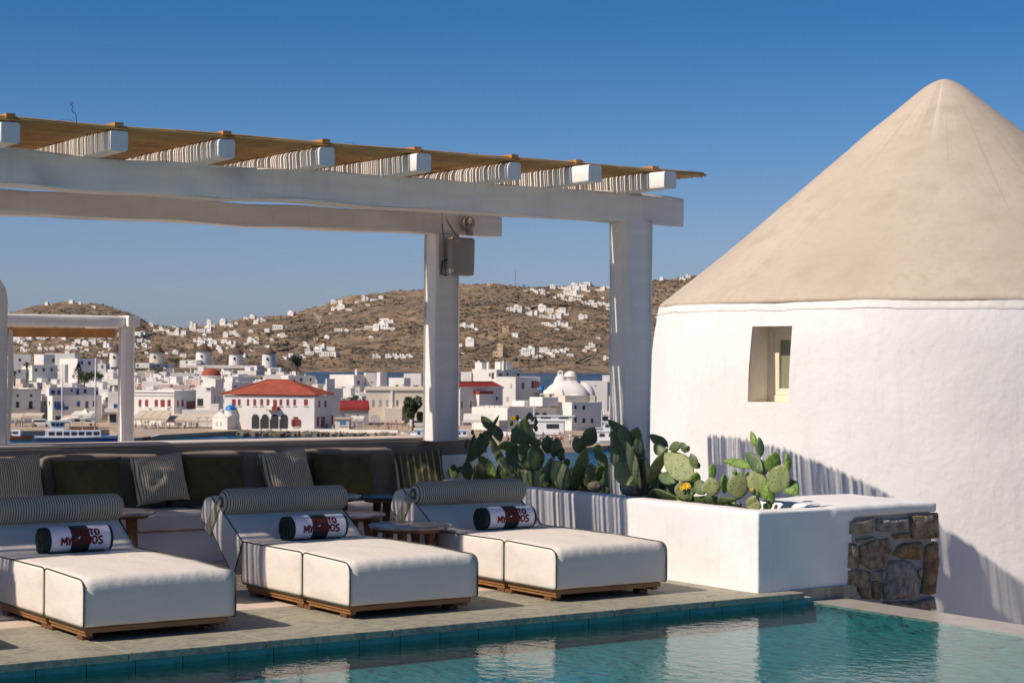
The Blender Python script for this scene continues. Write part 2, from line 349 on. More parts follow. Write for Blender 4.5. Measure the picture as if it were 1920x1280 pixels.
for i in range(14):
    a = xs[i]+.0; a = 4.328-.889*(8-i)+.0
    b = min(a+.885, 9.66); s = MB(); s.box(a, b, 10.19, 11.0, -.045, .0); put('slab', s, 'green_slate', cps, bevel=.004)
    a2 = a+.4; b2 = min(a2+.885, 9.4)
    if a2 < 9.3: s = MB(); s.box(a2, b2, 11.004, 11.555, -.045, -.001); put('slab', s, 'green_slate', cps, bevel=.003)
mb = MB(); mb.box(10.2, 40, -10, 10.3, -1.9, -1.6); struct('lower_terrace', mb, 'deck_plaster')
mb = MB(); mb.box(9.5, 40, 10.34, 40, -1.9, -1.6); struct('ground', mb, 'deck_plaster')
mb = MB(); mb.box(-14, 9.6, 17.2, 40, -2.2, -.8); struct('lower_terrace', mb, 'deck_plaster')

# ---- windmill tower with cone roof
TC = Vector((16.31, 14.92, 0))
tw = thing('windmill_tower', 'round white plastered windmill tower with tall beige cone roof beside the pool', 'tower', TC)
angc = math.atan2(-TC.y, -TC.x)   # facing the camera
def wr(z):
    return np.interp(z, [-2.2, -1, .8, 1.6, 2.0, 2.25, 2.34], [3.47, 3.44, 3.415, 3.375, 3.335, 3.29, 3.27])
def ang_of(px_, z):
    d = ray(px_, 700); d = Vector((d.x, d.y, 0)).normalized(); b = -d.dot(TC.xy.to_3d()); r = wr(z)
    c = TC.x**2+TC.y**2-r*r; s_ = -b-math.sqrt(b*b-c); p = d*s_-TC; return math.atan2(p.y, p.x)
wa0, wa1 = ang_of(1404, 1.6), ang_of(1480, 1.6)
if wa0 > wa1: wa0, wa1 = wa1, wa0
wz0, wz1 = pX(1440, 754, 12.98).z, pX(1440, 611, 12.98).z
angs = sorted(set([wa0, wa1]+[a for a in np.linspace(-math.pi, math.pi, 121)[:-1] if not (wa0-.01 < a < wa1+.01)]))
zs = sorted([-2.2, wz0, wz1, 2.34]+[z for z in np.linspace(-1.9, 2.3, 34) if min(abs(z-wz0), abs(z-wz1)) > .03])
mb = MB(); n = len(angs); vs = []
for z in zs:
    for a in angs:
        r = wr(z)
        if abs(z-wz0) > .2 and abs(z-wz1) > .2: r += .014*noise.noise(Vector((math.cos(a)*4, math.sin(a)*4, z*1.6)))
        dz = .012*noise.noise(Vector((a*3, 1, z))) if z < 2.2 and not (wz0-.01 <= z <= wz1+.01) else 0
        vs.append((r*math.cos(a), r*math.sin(a), z+dz))
fs = []
iw = angs.index(wa0)
for i in range(len(zs)-1):
    for j in range(n):
        if j == iw and zs[i] >= wz0-1e-6 and zs[i+1] <= wz1+1e-6: continue
        fs.append((i*n+j, i*n+(j+1) % n, (i+1)*n+(j+1) % n, (i+1)*n+j))
mb.add(vs, fs); put('wall', mb, 'tower_stucco', tw, smooth=True)
# window reveal running inwards
am = (wa0+wa1)/2; nr = Vector((math.cos(am), math.sin(am), 0)); tg = Vector((-math.sin(am), math.cos(am), 0))
def wp(a, z): return Vector((wr(z)*math.cos(a), wr(z)*math.sin(a), z))
A, B_, C_, D_ = wp(wa0, wz0), wp(wa1, wz0), wp(wa1, wz1), wp(wa0, wz1)
dp = -nr*.36; win = MB()
i0 = [p+dp for p in (A, B_, C_, D_)]
win.add([A, B_, C_, D_]+i0, [(0, 1, 5, 4), (1, 2, 6, 5), (2, 3, 7, 6), (3, 0, 4, 7)]); put('window_reveal', win, 'reveal_plaster', tw)
wn = link('window', None, tw, loc=None); wn.empty_display_size = .05
u = (i0[1]-i0[0]).normalized(); Wd = (i0[1]-i0[0]).length; Hh = wz1-wz0; o = i0[0]+nr*.02; up = Vector((0, 0, 1))
def ringframe(o, w, h, t, dpt, name, m, par):
    mb = MB(); mb.frame(o, u, up, -nr, t, h, dpt); mb.frame(o+u*(w-t), u, up, -nr, t, h, dpt)
    mb.frame(o+u*t, u, up, -nr, w-2*t, t, dpt); mb.frame(o+u*t+up*(h-t), u, up, -nr, w-2*t, t, dpt)
    return put(name, mb, m, par, bevel=.004)
ringframe(o, Wd, Hh, .07, .06, 'outer_frame', 'shutter_frame', wn)
o2 = o+u*.072+up*.072-nr*.012; ringframe(o2, Wd-.144, Hh-.144, .065, .05, 'sash_frame', 'shutter_frame', wn)
mb = MB(); mb.frame(o2+u*.065+up*.065-nr*.03, u, up, -nr, Wd-.274, Hh-.274, .01); put('pane', mb, 'window_glass', wn)
# cone
prof = [(3.27, 2.325), (3.285, 2.345), (3.25, 2.385)]
for k in range(1, 26):
    r_ = 3.2*(1-k/26); prof.append((r_, float(np.interp(r_, [.383, .83, 1.975, 2.67, 3.25], [4.765, 4.402, 3.415, 2.835, 2.385]))))
prof = [p for p in prof if p[0] > .42]+[(.383, 4.765), (.30, 4.832), (.235, 4.884), (.18, 4.92), (.12, 4.952), (.07, 4.974), (.03, 4.985), (.0005, 4.988)]
mb = MB(); mb.lathe(prof, n=96)
mb.v = [(x*(1+.004*noise.noise(Vector((x*1.5, y*1.5, z)))), y*(1+.004*noise.noise(Vector((y, x, z)))), z+.012*noise.noise(Vector((x*2, y*2, z*2)))) for x, y, z in mb.v]
put('cone_roof', mb, 'cone_plaster', tw, smooth=True)
mb = MB(); pts = []
for k in range(260):
    a = angc-1.6+3.2*k/259; z = 2.262+.012*noise.noise(Vector((a*9, 0, 3)))+.009*noise.noise(Vector((a*40, 5, 3))); r = wr(2.25)+.012; pts.append((r*math.cos(a), r*math.sin(a), z))
mb.tube(pts, .003, 4); put('crack', mb, 'reveal_plaster', tw)

# ---- low planter wall, white, with stone-faced end
pl = thing('planter', 'long low white plastered planter wall with a rough stone faced end and shelf top', 'planter', (9.33, 10.34, 0))
def loc(*p): return Vector(p)-Vector((9.33, 10.34, 0))
def wavybox(x0, x1, y0, y1, z0, z1, r=.03, amp=.006, seg=.12, topz=None):
    """hand plastered wall block: subdivided rounded box"""
    nx, ny, nz = [max(2, int((b-a)/seg)+1) for a, b in ((x0, x1), (y0, y1), (z0, z1))]
    return rboxmesh((x0+x1)/2, (y0+y1)/2, (z0+z1)/2, (x1-x0)/2, (y1-y0)/2, (z1-z0)/2, r, (nx, ny, nz), amp)
def rboxmesh(cx, cy, cz, hx, hy, hz, r, n, amp=0, crown=0, puff=(0, 0, 0)):
    mb = MB(); hs = (hx, hy, hz)
    for ax in range(3):
        a, b = [(1, 2), (2, 0), (0, 1)][ax]
        for sg in (-1, 1):
            na, nb = n[a]+4, n[b]+4
            def grid(h, k):
                inner = list(np.linspace(-h+r, h-r, k-3)); return [-h, -h+r*.3]+inner+[h-r*.3, h] if k > 3 else list(np.linspace(-h, h, k+1))
            ga, gb = grid(hs[a], na), grid(hs[b], nb); vs = []
            for va in ga:
                for vb in gb:
                    p = [0, 0, 0]; p[ax] = sg*hs[ax]; p[a] = va; p[b] = vb
                    q = [max(-hs[i]+r, min(hs[i]-r, p[i])) for i in range(3)]
                    d = Vector([p[i]-q[i] for i in range(3)])
                    if d.length > 1e-9: d = d.normalized()*r
                    v = Vector(q)+d
                    u_ = [v[i]/hs[i] for i in range(3)]
                    if crown and v.z > 0: v.z += crown*(1-u_[0]**2)*(1-u_[1]**2)
                    for i in range(3):
                        if puff[i]: j, k2 = [(1, 2), (0, 2), (0, 1)][i]; v[i] += (1 if v[i] > 0 else -1)*puff[i]*(1-u_[j]**2)*(1-u_[k2]**2)*abs(u_[i])
                    w = v+Vector((cx, cy, cz))
                    if amp: v += Vector((noise.noise(w*2.3), noise.noise(w*2.3+Vector((9, 0, 0))), noise.noise(w*2.3+Vector((0, 9, 0)))))*amp
                    vs.append(v+Vector((cx, cy, cz)))
            m_ = len(gb); fs = []
            for i in range(len(ga)-1):
                for j in range(m_-1):
                    f = (i*m_+j, (i+1)*m_+j, (i+1)*m_+j+1, i*m_+j+1); fs.append(f if sg > 0 else f[::-1])
            mb.add(vs, fs)
    return mb
def place(mb, off): mb.v = [tuple(Vector(v)-Vector(off)) for v in mb.v]; return mb
PO = (9.33, 10.34, 0)
mb = MB()
mb.box(9.33, 9.52, 10.34, 14.9, -.06, .605); mb.box(9.4, 10.30, 10.34, 10.56, -.06, .60); mb.box(10.06, 10.30, 10.4, 11.25, -.06, .60)
mb.box(10.1, 11.23, 10.325, 11.3, .52, .61); mb.box(10.35, 10.52, 11.1, 14.9, -.9, .50); mb.box(9.4, 10.5, 14.7, 14.9, -.9, .5)
ob = put('plastered_wall', place(mb, PO), 'white_stucco', pl, smooth=True)
rm = ob.modifiers.new('r', 'REMESH'); rm.mode = 'VOXEL'; rm.voxel_size = .022; rm.use_smooth_shade = True
sm = ob.modifiers.new('s', 'SMOOTH'); sm.factor = .5; sm.iterations = 5
tx = bpy.data.textures.new('hand_plaster', 'CLOUDS'); tx.noise_scale = .55
dm = ob.modifiers.new('d', 'DISPLACE'); dm.texture = tx; dm.strength = .022; dm.mid_level = .5; dm.texture_coords = 'LOCAL'
put('soil_bed', place(wavybox(9.5, 10.37, 10.54, 14.75, .3, .53, .04, .03), PO), 'soil', pl, smooth=True)
put('skirting', place(MB().box(9.66, 10.33, 10.325, 10.345, -.09, .005), PO), 'green_slate', pl)
put('mortar_core', place(wavybox(10.30, 11.2, 10.352, 11.1, -1.6, .53, .03, .006), PO), 'mortar', pl)
stones = [([(118, 320), (330, 300), (332, 345), (300, 420), (118, 430)], 'stone_pale'), ([(345, 310), (595, 305), (598, 400), (430, 412), (340, 395)], 'stone_grey'),
 ([(605, 280), (830, 262), (834, 465), (700, 468), (612, 460)], 'stone_brown'), ([(455, 430), (530, 420), (605, 420), (605, 455), (490, 470)], 'stone_ochre'),
 ([(180, 465), (315, 452), (310, 480), (190, 490)], 'stone_pale'), ([(118, 490), (175, 500), (190, 600), (190, 705), (108, 700)], 'stone_brown'),
 ([(200, 520), (330, 475), (440, 455), (470, 540), (430, 640), (400, 700), (300, 710), (205, 670), (190, 580)], 'stone_brown'),
 ([(470, 590), (510, 530), (560, 495), (640, 488), (700, 490), (715, 560), (690, 630), (540, 630)], 'stone_ochre'),
 ([(730, 510), (830, 490), (834, 640), (830, 760), (805, 910), (695, 905), (715, 720)], 'stone_ochre'), ([(445, 640), (560, 636), (630, 650), (662, 705), (660, 940), (400, 950), (385, 860), (420, 720)], 'stone_grey'),
 ([(108, 720), (200, 712), (300, 722), (305, 950), (230, 940), (170, 860), (110, 830)], 'stone_brown'), ([(315, 800), (370, 802), (380, 860), (355, 955), (315, 940)], 'stone_ochre'),
 ([(670, 700), (708, 700), (690, 790), (668, 750)], 'stone_grey'), ([(590, 985), (700, 955), (800, 925), (820, 1030), (700, 1024)], 'stone_pale'), ([(320, 722), (408, 712), (400, 790), (320, 785)], 'stone_grey'),
 ([(400, 965), (560, 960), (660, 955), (560, 985), (540, 1040), (400, 1030)], 'stone_brown')]
for poly, m in stones:
    pts = [pY(1560+a/4.267, 900+b/4.267, 10.362) for a, b in poly]; c = sum(pts, Vector())/len(pts)
    # subdivide the outline and roughen, then dome it towards the pool
    out = []
    for i in range(len(pts)):
        for t in (0, .5): out.append(pts[i].lerp(pts[(i+1) % len(pts)], t))
    mb = MB(); rings = []
    dep = .035+.02*rnd.random()
    for sc, dy in ((1.0, .03), (1.0, -.012), (.93, -dep*.75), (.7, -dep), (.35, -dep*1.05)):
        rings.append([c+(p-c)*sc+Vector((0, dy+.012*noise.noise(p*11+c*3+Vector((sc*2, 0, 0))), 0))+Vector((noise.noise(p*9), 0, noise.noise(p*9+Vector((3, 3, 3)))))*.011 for p in out])
    k = len(out); vs = [p-Vector(PO) for r_ in rings for p in r_]
    fs = [(i*k+j, i*k+(j+1) % k, (i+1)*k+(j+1) % k, (i+1)*k+j) for i in range(len(rings)-1) for j in range(k)]+[tuple(range((len(rings)-1)*k, len(rings)*k))]
    mb.add(vs, fs); put('stone', mb, m, pl, smooth=True, bevel=0)

# ---- parapet behind the sofa
pp = thing('parapet', 'low rear parapet wall with taupe shade-tinted band and sun-tinted top behind the sofa', 'wall', (5, 15.3, 0))
PPO = (5, 15.3, 0)
put('lower_wall', place(wavybox(-3, 10.25, 15.31, 15.7, -.3, .80, .02, .004, .4), PPO), 'white_stucco', pp, smooth=True)
put('shade_tinted_band', place(wavybox(-3, 10.24, 15.30, 15.71, .802, .945, .012, .003, .4), PPO), 'parapet_shade_tint', pp, smooth=True)  # taupe band: the inner side's shade is put into its dark colour
put('sun_tinted_top', place(wavybox(-3, 9.62, 15.305, 15.705, .947, .972, .008, .002, .4), PPO), 'parapet_sun_tint', pp, smooth=True)  # paler colour on the top stands in for sunlight falling there

# ---- pergola
pg = thing('pergola', 'white painted timber pergola roofed with brown reed matting over the loungers', 'pergola', (9.9, 12.7, 0))
PGO = Vector((9.9, 12.7, 0))
def beam(name, p0, p1, w, h, amp=.012, seed=0, par=None, org=None, m='white_paint', rr=.02, nseg=None, big=None):
    """hand hewn beam from p0 to p1 (bottom centre line), width w, height h"""
    p0, p1 = Vector(p0), Vector(p1); d = (p1-p0); L = d.length; d.normalize(); s = Vector((0, 0, 1)).cross(d).normalized() if abs(d.z) < .9 else Vector((1, 0, 0)); s = s
    up = d.cross(s) if abs(d.z) < .9 else Vector((0, 1, 0))
    ns = nseg or max(2, int(L/.18)); mb = MB(); vs = []; sec = []
    for qx, qy, a0 in ((1, 1, 0), (-1, 1, 90), (-1, -1, 180), (1, -1, 270)):
        rc = rr*(2.2 if (qx, qy) == big else 1)
        for k in range(4):
            a = math.radians(a0+30*k); sec.append((qx*(w/2-rc)+rc*math.cos(a), qy*(h/2-rc)+rc*math.sin(a)+h/2))
    for i in range(ns+1):
        t = i/ns; c = p0+d*L*t
        for j, (x, y) in enumerate(sec):
            nn = Vector((t*L*1.3+seed*7, j*.45 if j < 8 else (16-j)*.45, seed))
            a = amp*noise.noise(nn); b = amp*noise.noise(nn+Vector((0, 5, 5)))
            e = 1-(.05 if i in (0, ns) else 0)
            vs.append(c+s*(x*e+a)+up*((y-h/2)*e+h/2+b))
    fs = [(i*16+j, i*16+(j+1) % 16, (i+1)*16+(j+1) % 16, (i+1)*16+j) for i in range(ns) for j in range(16)]+[tuple(range(16)), tuple(range(ns*16, ns*16+16))]
    mb.add(vs, fs); o = org if org is not None else Vector(); mb.v = [tuple(Vector(v)-o) for v in mb.v]
    ob = put(name, mb, m, par); smooth_by_angle(ob, 50); return ob
beam('front_beam', (0.2, 12.72, 2.905), (10.52, 12.72, 2.905), .21, .245, .03, 1, pg, PGO)
beam('rear_beam', (0.2, 15.16, 2.89), (10.24, 15.16, 2.915), .2, .20, .022, 2, pg, PGO)
def post(x0, x1, y0, y1, z0, z1, name='post', taper=.0, par=None, org=None, seed=0, tilt=0):
    mb = MB(); ns = 14; vs = []; ch = .022
    for i in range(ns+1):
        t = i/ns; z = z0+(z1-z0)*t; k = 1-taper*(1-t)*0+taper*t
        cx, cy = (x0+x1)/2+tilt*t, (y0+y1)/2; hx, hy = (x1-x0)/2*k, (y1-y0)/2*k
        hx += .008*noise.noise(Vector((seed, z*1.3, 0))); hy += .008*noise.noise(Vector((seed, z*1.3, 9)))
        for sx, sy in ((-1, -1), (1, -1), (1, 1), (-1, 1)):
            a, b = (cx+sx*(hx-ch), cy+sy*hy, z), (cx+sx*hx, cy+sy*(hy-ch), z)
            vs += [a, b] if sx*sy > 0 else [b, a]
    fs = [(i*8+j, i*8+(j+1) % 8, (i+1)*8+(j+1) % 8, (i+1)*8+j) for i in range(ns) for j in range(8)]+[tuple(range(8)), tuple(range(ns*8, ns*8+8))]
    mb.add(vs, fs); mb.v = [tuple(Vector(v)-org) for v in mb.v] if org is not None else mb.v
    o = put(name, mb, 'white_paint', par); smooth_by_angle(o, 30); return o
post(9.87, 10.14, 12.60, 12.86, .4, 2.915, par=pg, org=PGO, seed=3, taper=.07)
post(9.46, 9.74, 15.02, 15.28, .94, 2.915, par=pg, org=PGO, seed=5, taper=-.06)
post(0.9, 1.15, 12.60, 12.84, 0, 2.915, par=pg, org=PGO, seed=6); post(0.9, 1.15, 15.05, 15.28, .97, 2.915, par=pg, org=PGO, seed=7)
RX = [0.85, 1.68, 2.5, 3.33, 4.14, 4.95, 5.77, 6.55, 7.33, 8.2, 8.85, 9.68]
RX = [0.95, 1.75, 2.55, 3.45, 4.28, 5.05, 5.86, 6.67, 7.47, 8.36, 9.00, 9.80]
fronts = [12.1]*4+[12.12, 12.13, 12.12, 12.12, 12.05, 12.13, 11.92, 11.95]
for i, (x, yf) in enumerate(zip(RX, fronts)):
    beam('rafter', (x, 15.34, 3.135), (x, yf, 3.135), .135, .145, .005, 20+i, pg, PGO, rr=.016 if i % 3 else .026, nseg=9, big=(-1, 1) if i in (7, 9) else None)
    mb = MB(); mb.box(x-.025, x+.04, 12.13+.01*(i % 3), 15.3, 3.309, 3.338); put('batten', place(mb, PGO), 'batten_wood', pg)
# reed mat: every cane a part
rv = []
for k in range(8):
    mb = MB(); pts = []; xr = 10.36
    for i in range(40):
        x = .3+(xr-.3)*i/39; pts.append((x, .006*noise.noise(Vector((x*.9, k*9, 0)))+.003*noise.noise(Vector((x*4, k*9, 0))), .008*noise.noise(Vector((x*1.1, k*7, 4)))))
    mb.tube(pts, [.0105*(1+.15*noise.noise(Vector((p[0]*3, k, 7)))) for p in pts], 6); rv.append(mb.mesh('reed', 'reed', True))
y = 12.16; k = 0; nre = 0
while y < 15.31 and nre < 290:
    o = link('reed', rv[rnd.randrange(8)], pg, loc=Vector((rnd.uniform(-.035, .015) if nre > 5 else (.0, -.02, -.1, .04, -.06, -.03)[nre], y, 3.295+rnd.uniform(-.004, .004)))-PGO)
    nre += 1; y += .0205+ (rnd.choice((.0, .0, .004, .009, .014)))
# a second, looser layer at the tip edge
for i in range(4): link('reed', rv[i], pg, loc=Vector((-.02-.03*i, 12.165+.024*i, 3.310))-PGO)
# binding wires above the mat and the curl standing up
mb = MB()
for x in [1.3+1.1*i for i in range(9)]:
    mb.tube([(x, 12.13, 3.29), (x, 12.13, 3.31), (x, 15.3, 3.31)], .0012, 4)
    mb.tube([(x, 12.13, 3.305), (x+.03, 12.12, 3.318), (x+.09, 12.12, 3.322+.01*rnd.random()), (x+.12, 12.13, 3.31)], .001, 4)
put('binding_wire', place(mb, PGO), 'black_rubber', pg)
w0 = [pY(*p, 12.05) for p in ((144, 235), (143, 222), (142, 213), (137, 210), (134, 206), (137, 201), (135, 197), (131, 196), (133, 192), (137, 193))]
mb = MB(); mb.tube(w0, .0028, 5); put('loose_wire', place(mb, PGO), 'black_rubber', pg)

# ---- second pergola and post beyond the parapet
p2 = thing('small_pergola', 'smaller white pergola frame with orange timber joist beyond the parapet at left', 'pergola', (7.3, 17.5, 0)); O2 = Vector((7.3, 17.5, 0))
beam('beam', (4.0, 17.5, 2.03), (7.33, 17.5, 2.015), .16, .115, .01, 41, p2, O2)
beam('beam_end', (7.40, 17.36, 2.02), (7.40, 18.5, 2.02), .13, .12, .006, 42, p2, O2)
mb = MB(); mb.box(4.0, 7.25, 17.47, 17.53, 1.915, 2.005); put('joist', place(mb, O2), 'batten_wood', p2)
post(7.31, 7.44, 17.42, 17.56, -.8, 2.02, par=p2, org=O2, seed=9)
post(3.8, 3.95, 17.42, 17.58, -.8, 2.02, par=p2, org=O2, seed=10)
tp = thing('white_post', 'thick white rounded-top post standing on the parapet at the left edge', 'post', (5.37, 15.5, .97)); O3 = Vector((5.37, 15.5, .97))
mb = MB(); pf = [(a_-.085, b_) for a_, b_ in [(5.2, .9), (5.2, 2.48), (5.27, 2.50), (5.36, 2.45), (5.44, 2.36), (5.485, 2.29), (5.5, 2.2), (5.5, .9)]]
mb.prism([Vector((a, 15.36, b))-O3 for a, b in pf], (0, .26, 0)); o = put('shaft', mb, 'white_paint', tp, bevel=.015, seg=3)
mb = MB(); mb.prism([Vector((a, 15.34, b))-O3 for a, b in [(a_-.085, b_) for a_, b_ in [(5.515, 1.95), (5.535, 1.93), (5.545, 1.6), (5.515, .98), (5.50, .98), (5.505, 1.9)]]], (0, .03, 0)); put('edge_strip', mb, 'white_paint', tp)
# ================================================================ FURNITURE
def profile_cushion(name, prof, x0, x1, m, par, crown=0.0, puff=.02, nx=14, pipes=True, org=Vector((0, 0, 0)), dome=None):
    """cushion: closed outline in (y,z) swept along x, with slightly puffed ends and piping round both ends"""
    n = len(prof); cy = sum(p[0] for p in prof)/n; cz = sum(p[1] for p in prof)/n
    zmax = max(p[1] for p in prof); zmin = min(p[1] for p in prof); mb = MB(); vs = []; L = x1-x0
    stations = [(x0-puff*.9, .35), (x0-puff*.75, .62), (x0-puff*.35, .88)]+[(x0+L*i/nx, 1.0) for i in range(nx+1)]+[(x1+puff*.35, .88), (x1+puff*.75, .62), (x1+puff*.9, .35)]
    if dome: stations = [(x0-dome*math.cos(a), max(.03, math.sin(a))) for a in [math.pi/2*k/7 for k in range(7)]]+[(x0+L*i/nx, 1.0) for i in range(nx+1)]+[(x1+dome*math.cos(a), max(.03, math.sin(a))) for a in [math.pi/2*(6-k)/7 for k in range(7)]]
    for x, sc in stations:
        u_ = max(0, 1-((x-(x0+x1)/2)/(L/2))**2)
        for (y, z) in prof:
            hz = max(0, (z-zmin)/(zmax-zmin)-.5)*2
            wr_ = .0035*noise.noise(Vector((x*7, y*7, z*7)))+.0015*noise.noise(Vector((x*40, y*12, z*5)))*hz
            vs.append(Vector((x, cy+(y-cy)*sc, cz+(z-cz)*sc+crown*hz*(u_**.6)+wr_))-org)
    fs = [(i*n+j, i*n+(j+1) % n, (i+1)*n+(j+1) % n, (i+1)*n+j) for i in range(len(stations)-1) for j in range(n)]+[tuple(range(n)), tuple(range((len(stations)-1)*n, len(stations)*n))]
    mb.add(vs, fs); o = put(name, mb, m, par, smooth=True)
    if pipes:
        for x in (x0, x1):
            pm = MB(); pts = [Vector((x, cy+(y-cy)*1.008, cz+(z-cz)*1.01))-org for y, z in prof]; pts.append(pts[0]); pm.tube(pts, .0048, 6, cap=False); put('piping', pm, 'piping', o, smooth=True)
    return o
def roundpoly(pts, rads, k=6):
    out = []; n = len(pts)
    for i in range(n):
        p, a, b = Vector(pts[i]), Vector(pts[i-1]), Vector(pts[(i+1) % n]); r = rads[i]
        da, db = (a-p).normalized(), (b-p).normalized(); p0, p1 = p+da*r, p+db*r
        for j in range(k+1):
            t = j/k; out.append(tuple(p0.lerp(p, t).lerp(p.lerp(p1, t), t)))
    # densify long edges
    res = []
    for i in range(len(out)):
        a, b = Vector(out[i]), Vector(out[(i+1) % len(out)]); m_ = max(1, int((b-a).length/.06))
        for j in range(m_): res.append(tuple(a.lerp(b, j/m_)))
    return res
LX0 = 6.08; LW = 1.005
def make_lounger():
    t = thing('sun_lounger', '', 'sun lounger', (LX0, 10.7, 0)); O = Vector((LX0, 10.7, 0)); x0, x1 = LX0, LX0+LW
    front = roundpoly([(10.70, .088), (10.70, .372), (11.345, .388), (11.345, .088)], [.03, .075, .04, .03])
    back = roundpoly([(11.36, .088), (11.36, .388), (12.27, .385), (12.27, .088)], [.03, .04, .02, .02])
    profile_cushion('seat_cushion', front, x0, x1, 'canvas_white', t, .022, .012, org=O)
    profile_cushion('seat_cushion', back, x0, x1, 'canvas_white', t, .012, .012, org=O)
    head = roundpoly([(12.275, .385), (12.64, .60), (12.79, .43), (12.42, .12)], [.01, .02, .02, .03])
    rear = roundpoly([(12.70, .60), (12.80, .69), (12.93, .65), (12.99, .50), (12.83, .44)], [.02, .04, .05, .06, .03])
    profile_cushion('headrest', head, x0, x1, 'canvas_white', t, 0, .010, org=O)
    profile_cushion('headrest_back', rear, x0+.0, x1, 'canvas_white', t, 0, .012, org=O)
    strap = roundpoly([(12.63, .61), (12.71, .66), (12.90, .43), (12.80, .38)], [.02, .02, .02, .01])
    profile_cushion('strap', strap, x0-.008, x1+.008, 'ticking_strap', t, 0, .010, pipes=False, org=O)
    bp = [(12.61+.105*math.cos(a), .65+.098*math.sin(a)) for a in np.linspace(0, 2*math.pi, 28)[:-1]]
    b = profile_cushion('bolster', bp, x0+.05, x1-.03, 'ticking', t, 0, .0, pipes=False, org=O, nx=20, dome=.07)
    # teak platform
    def wood(name, *a, par=t, m='teak', bv=.004):
        mb = MB(); mb.box(*a); mb.v = [tuple(Vector(v)-O) for v in mb.v]; return put(name, mb, m, par, bevel=bv)
    for y0, y1 in ((10.73, 11.33), (11.38, 12.25)):
        f = wood('platform', x0+.02, x1-.03, y0, y1, .05, .084)
        wood('rail', x0+.03, x0+.075, y0+.01, y1-.01, .028, .0495, par=f); wood('rail', x1-.095, x1-.05, y0+.01, y1-.01, .028, .0495, par=f)
    for x in (x0+.03, x1-.17):
        for y in (10.80, 11.30, 11.40, 12.12):
            wood('foot', x+.002, x+.075, y, y+.09, .0, .0275, m='dark_teak')
    return t, O
lg, LO = make_lounger()
lg['label'] = 'white double sun lounger in the middle, left of the round marble table'
lgA = copy_tree(lg); lgA.location = (LX0-1.83, 10.70, 0); lgA['label'] = 'white double sun lounger at the left edge, cut by the picture frame'
lgC = copy_tree(lg); lgC.location = (LX0+1.67, 10.70, 0); lgC['label'] = 'white double sun lounger nearest the planter wall and cactus'
for l in (lg, lgA, lgC): l['group'] = 'sun loungers along the pool edge'
lgD = copy_tree(lg); lgD.location = (LX0-3.62, 10.73, 0); lgD['label'] = 'white double sun lounger left of the picture whose shadow falls on the coping'; lgD['group'] = 'sun loungers along the pool edge'

# rolled towels with printed words
GL = {'P': [[(0, 0), (0, 1), (.55, 1), (.75, .78), (.55, .5), (0, .46)]], 'O': [[(.38, 1), (.1, .82), (0, .5), (.12, .15), (.4, 0), (.68, .16), (.78, .5), (.66, .85), (.38, 1)]],
 'R': [[(0, 0), (0, 1), (.55, 1), (.75, .78), (.55, .5), (0, .46)], [(.3, .48), (.78, 0)]], 'T': [[(0, 1), (.8, .97)], [(.4, .98), (.42, 0)]], 'M': [[(0, 0), (.08, 1), (.45, .3), (.8, 1), (.92, 0)]],
 'Y': [[(0, 1), (.38, .48)], [(.76, 1), (.38, .48), (.3, 0)]], 'K': [[(0, 0), (.03, 1)], [(.72, 1), (.05, .45), (.78, 0)]], 'N': [[(0, 0), (.03, 1), (.68, .02), (.72, 1)]],
 'S': [[(.7, .88), (.4, 1), (.06, .8), (.18, .56), (.6, .42), (.7, .18), (.38, 0), (0, .12)]]}
TR = .088
def wrap_text(par, txt, hgt, xs_, ang_mid, r):
    """hand painted capitals, each letter a part lying on the roll"""
    n = len(txt); cw = (xs_[1]-xs_[0])/n; sw = .0062
    for i, ch in enumerate(txt):
        mb = MB(); x0 = xs_[0]+cw*i+cw*.08; wd = cw*.98; tilt = .006*noise.noise(Vector((i*3.3, n, 0)))
        def at(x, y, rr=r): a = ang_mid+((y-.5)*hgt+tilt)/r; return Vector((x0+x*wd, -math.cos(a)*rr, math.sin(a)*rr))
        for st in GL[ch]:
            pts = []
            for k in range(len(st)-1):
                for q in range(4): t = q/4; pts.append((st[k][0]+(st[k+1][0]-st[k][0])*t, st[k][1]+(st[k+1][1]-st[k][1])*t))
            pts.append(st[-1]); P3 = [at(*p) for p in pts]; vs = []
            for k, p in enumerate(P3):
                d = (P3[min(k+1, len(P3)-1)]-P3[max(k-1, 0)]).normalized(); nr_ = Vector((0, p.y, p.z)).normalized(); s_ = d.cross(nr_)*sw*(1+.2*noise.noise(p*80))
                vs += [p-s_-nr_*.006, p-s_, p+s_, p+s_-nr_*.006]
            m_ = len(P3); mb.add(vs, [(4*k+j, 4*k+(j+1) % 4, 4*k+4+(j+1) % 4, 4*k+4+j) for k in range(m_-1) for j in range(4)]+[(0, 1, 2, 3), (4*m_-1, 4*m_-2, 4*m_-3, 4*m_-4)])
        put('letter', mb, 'towel_print', par)
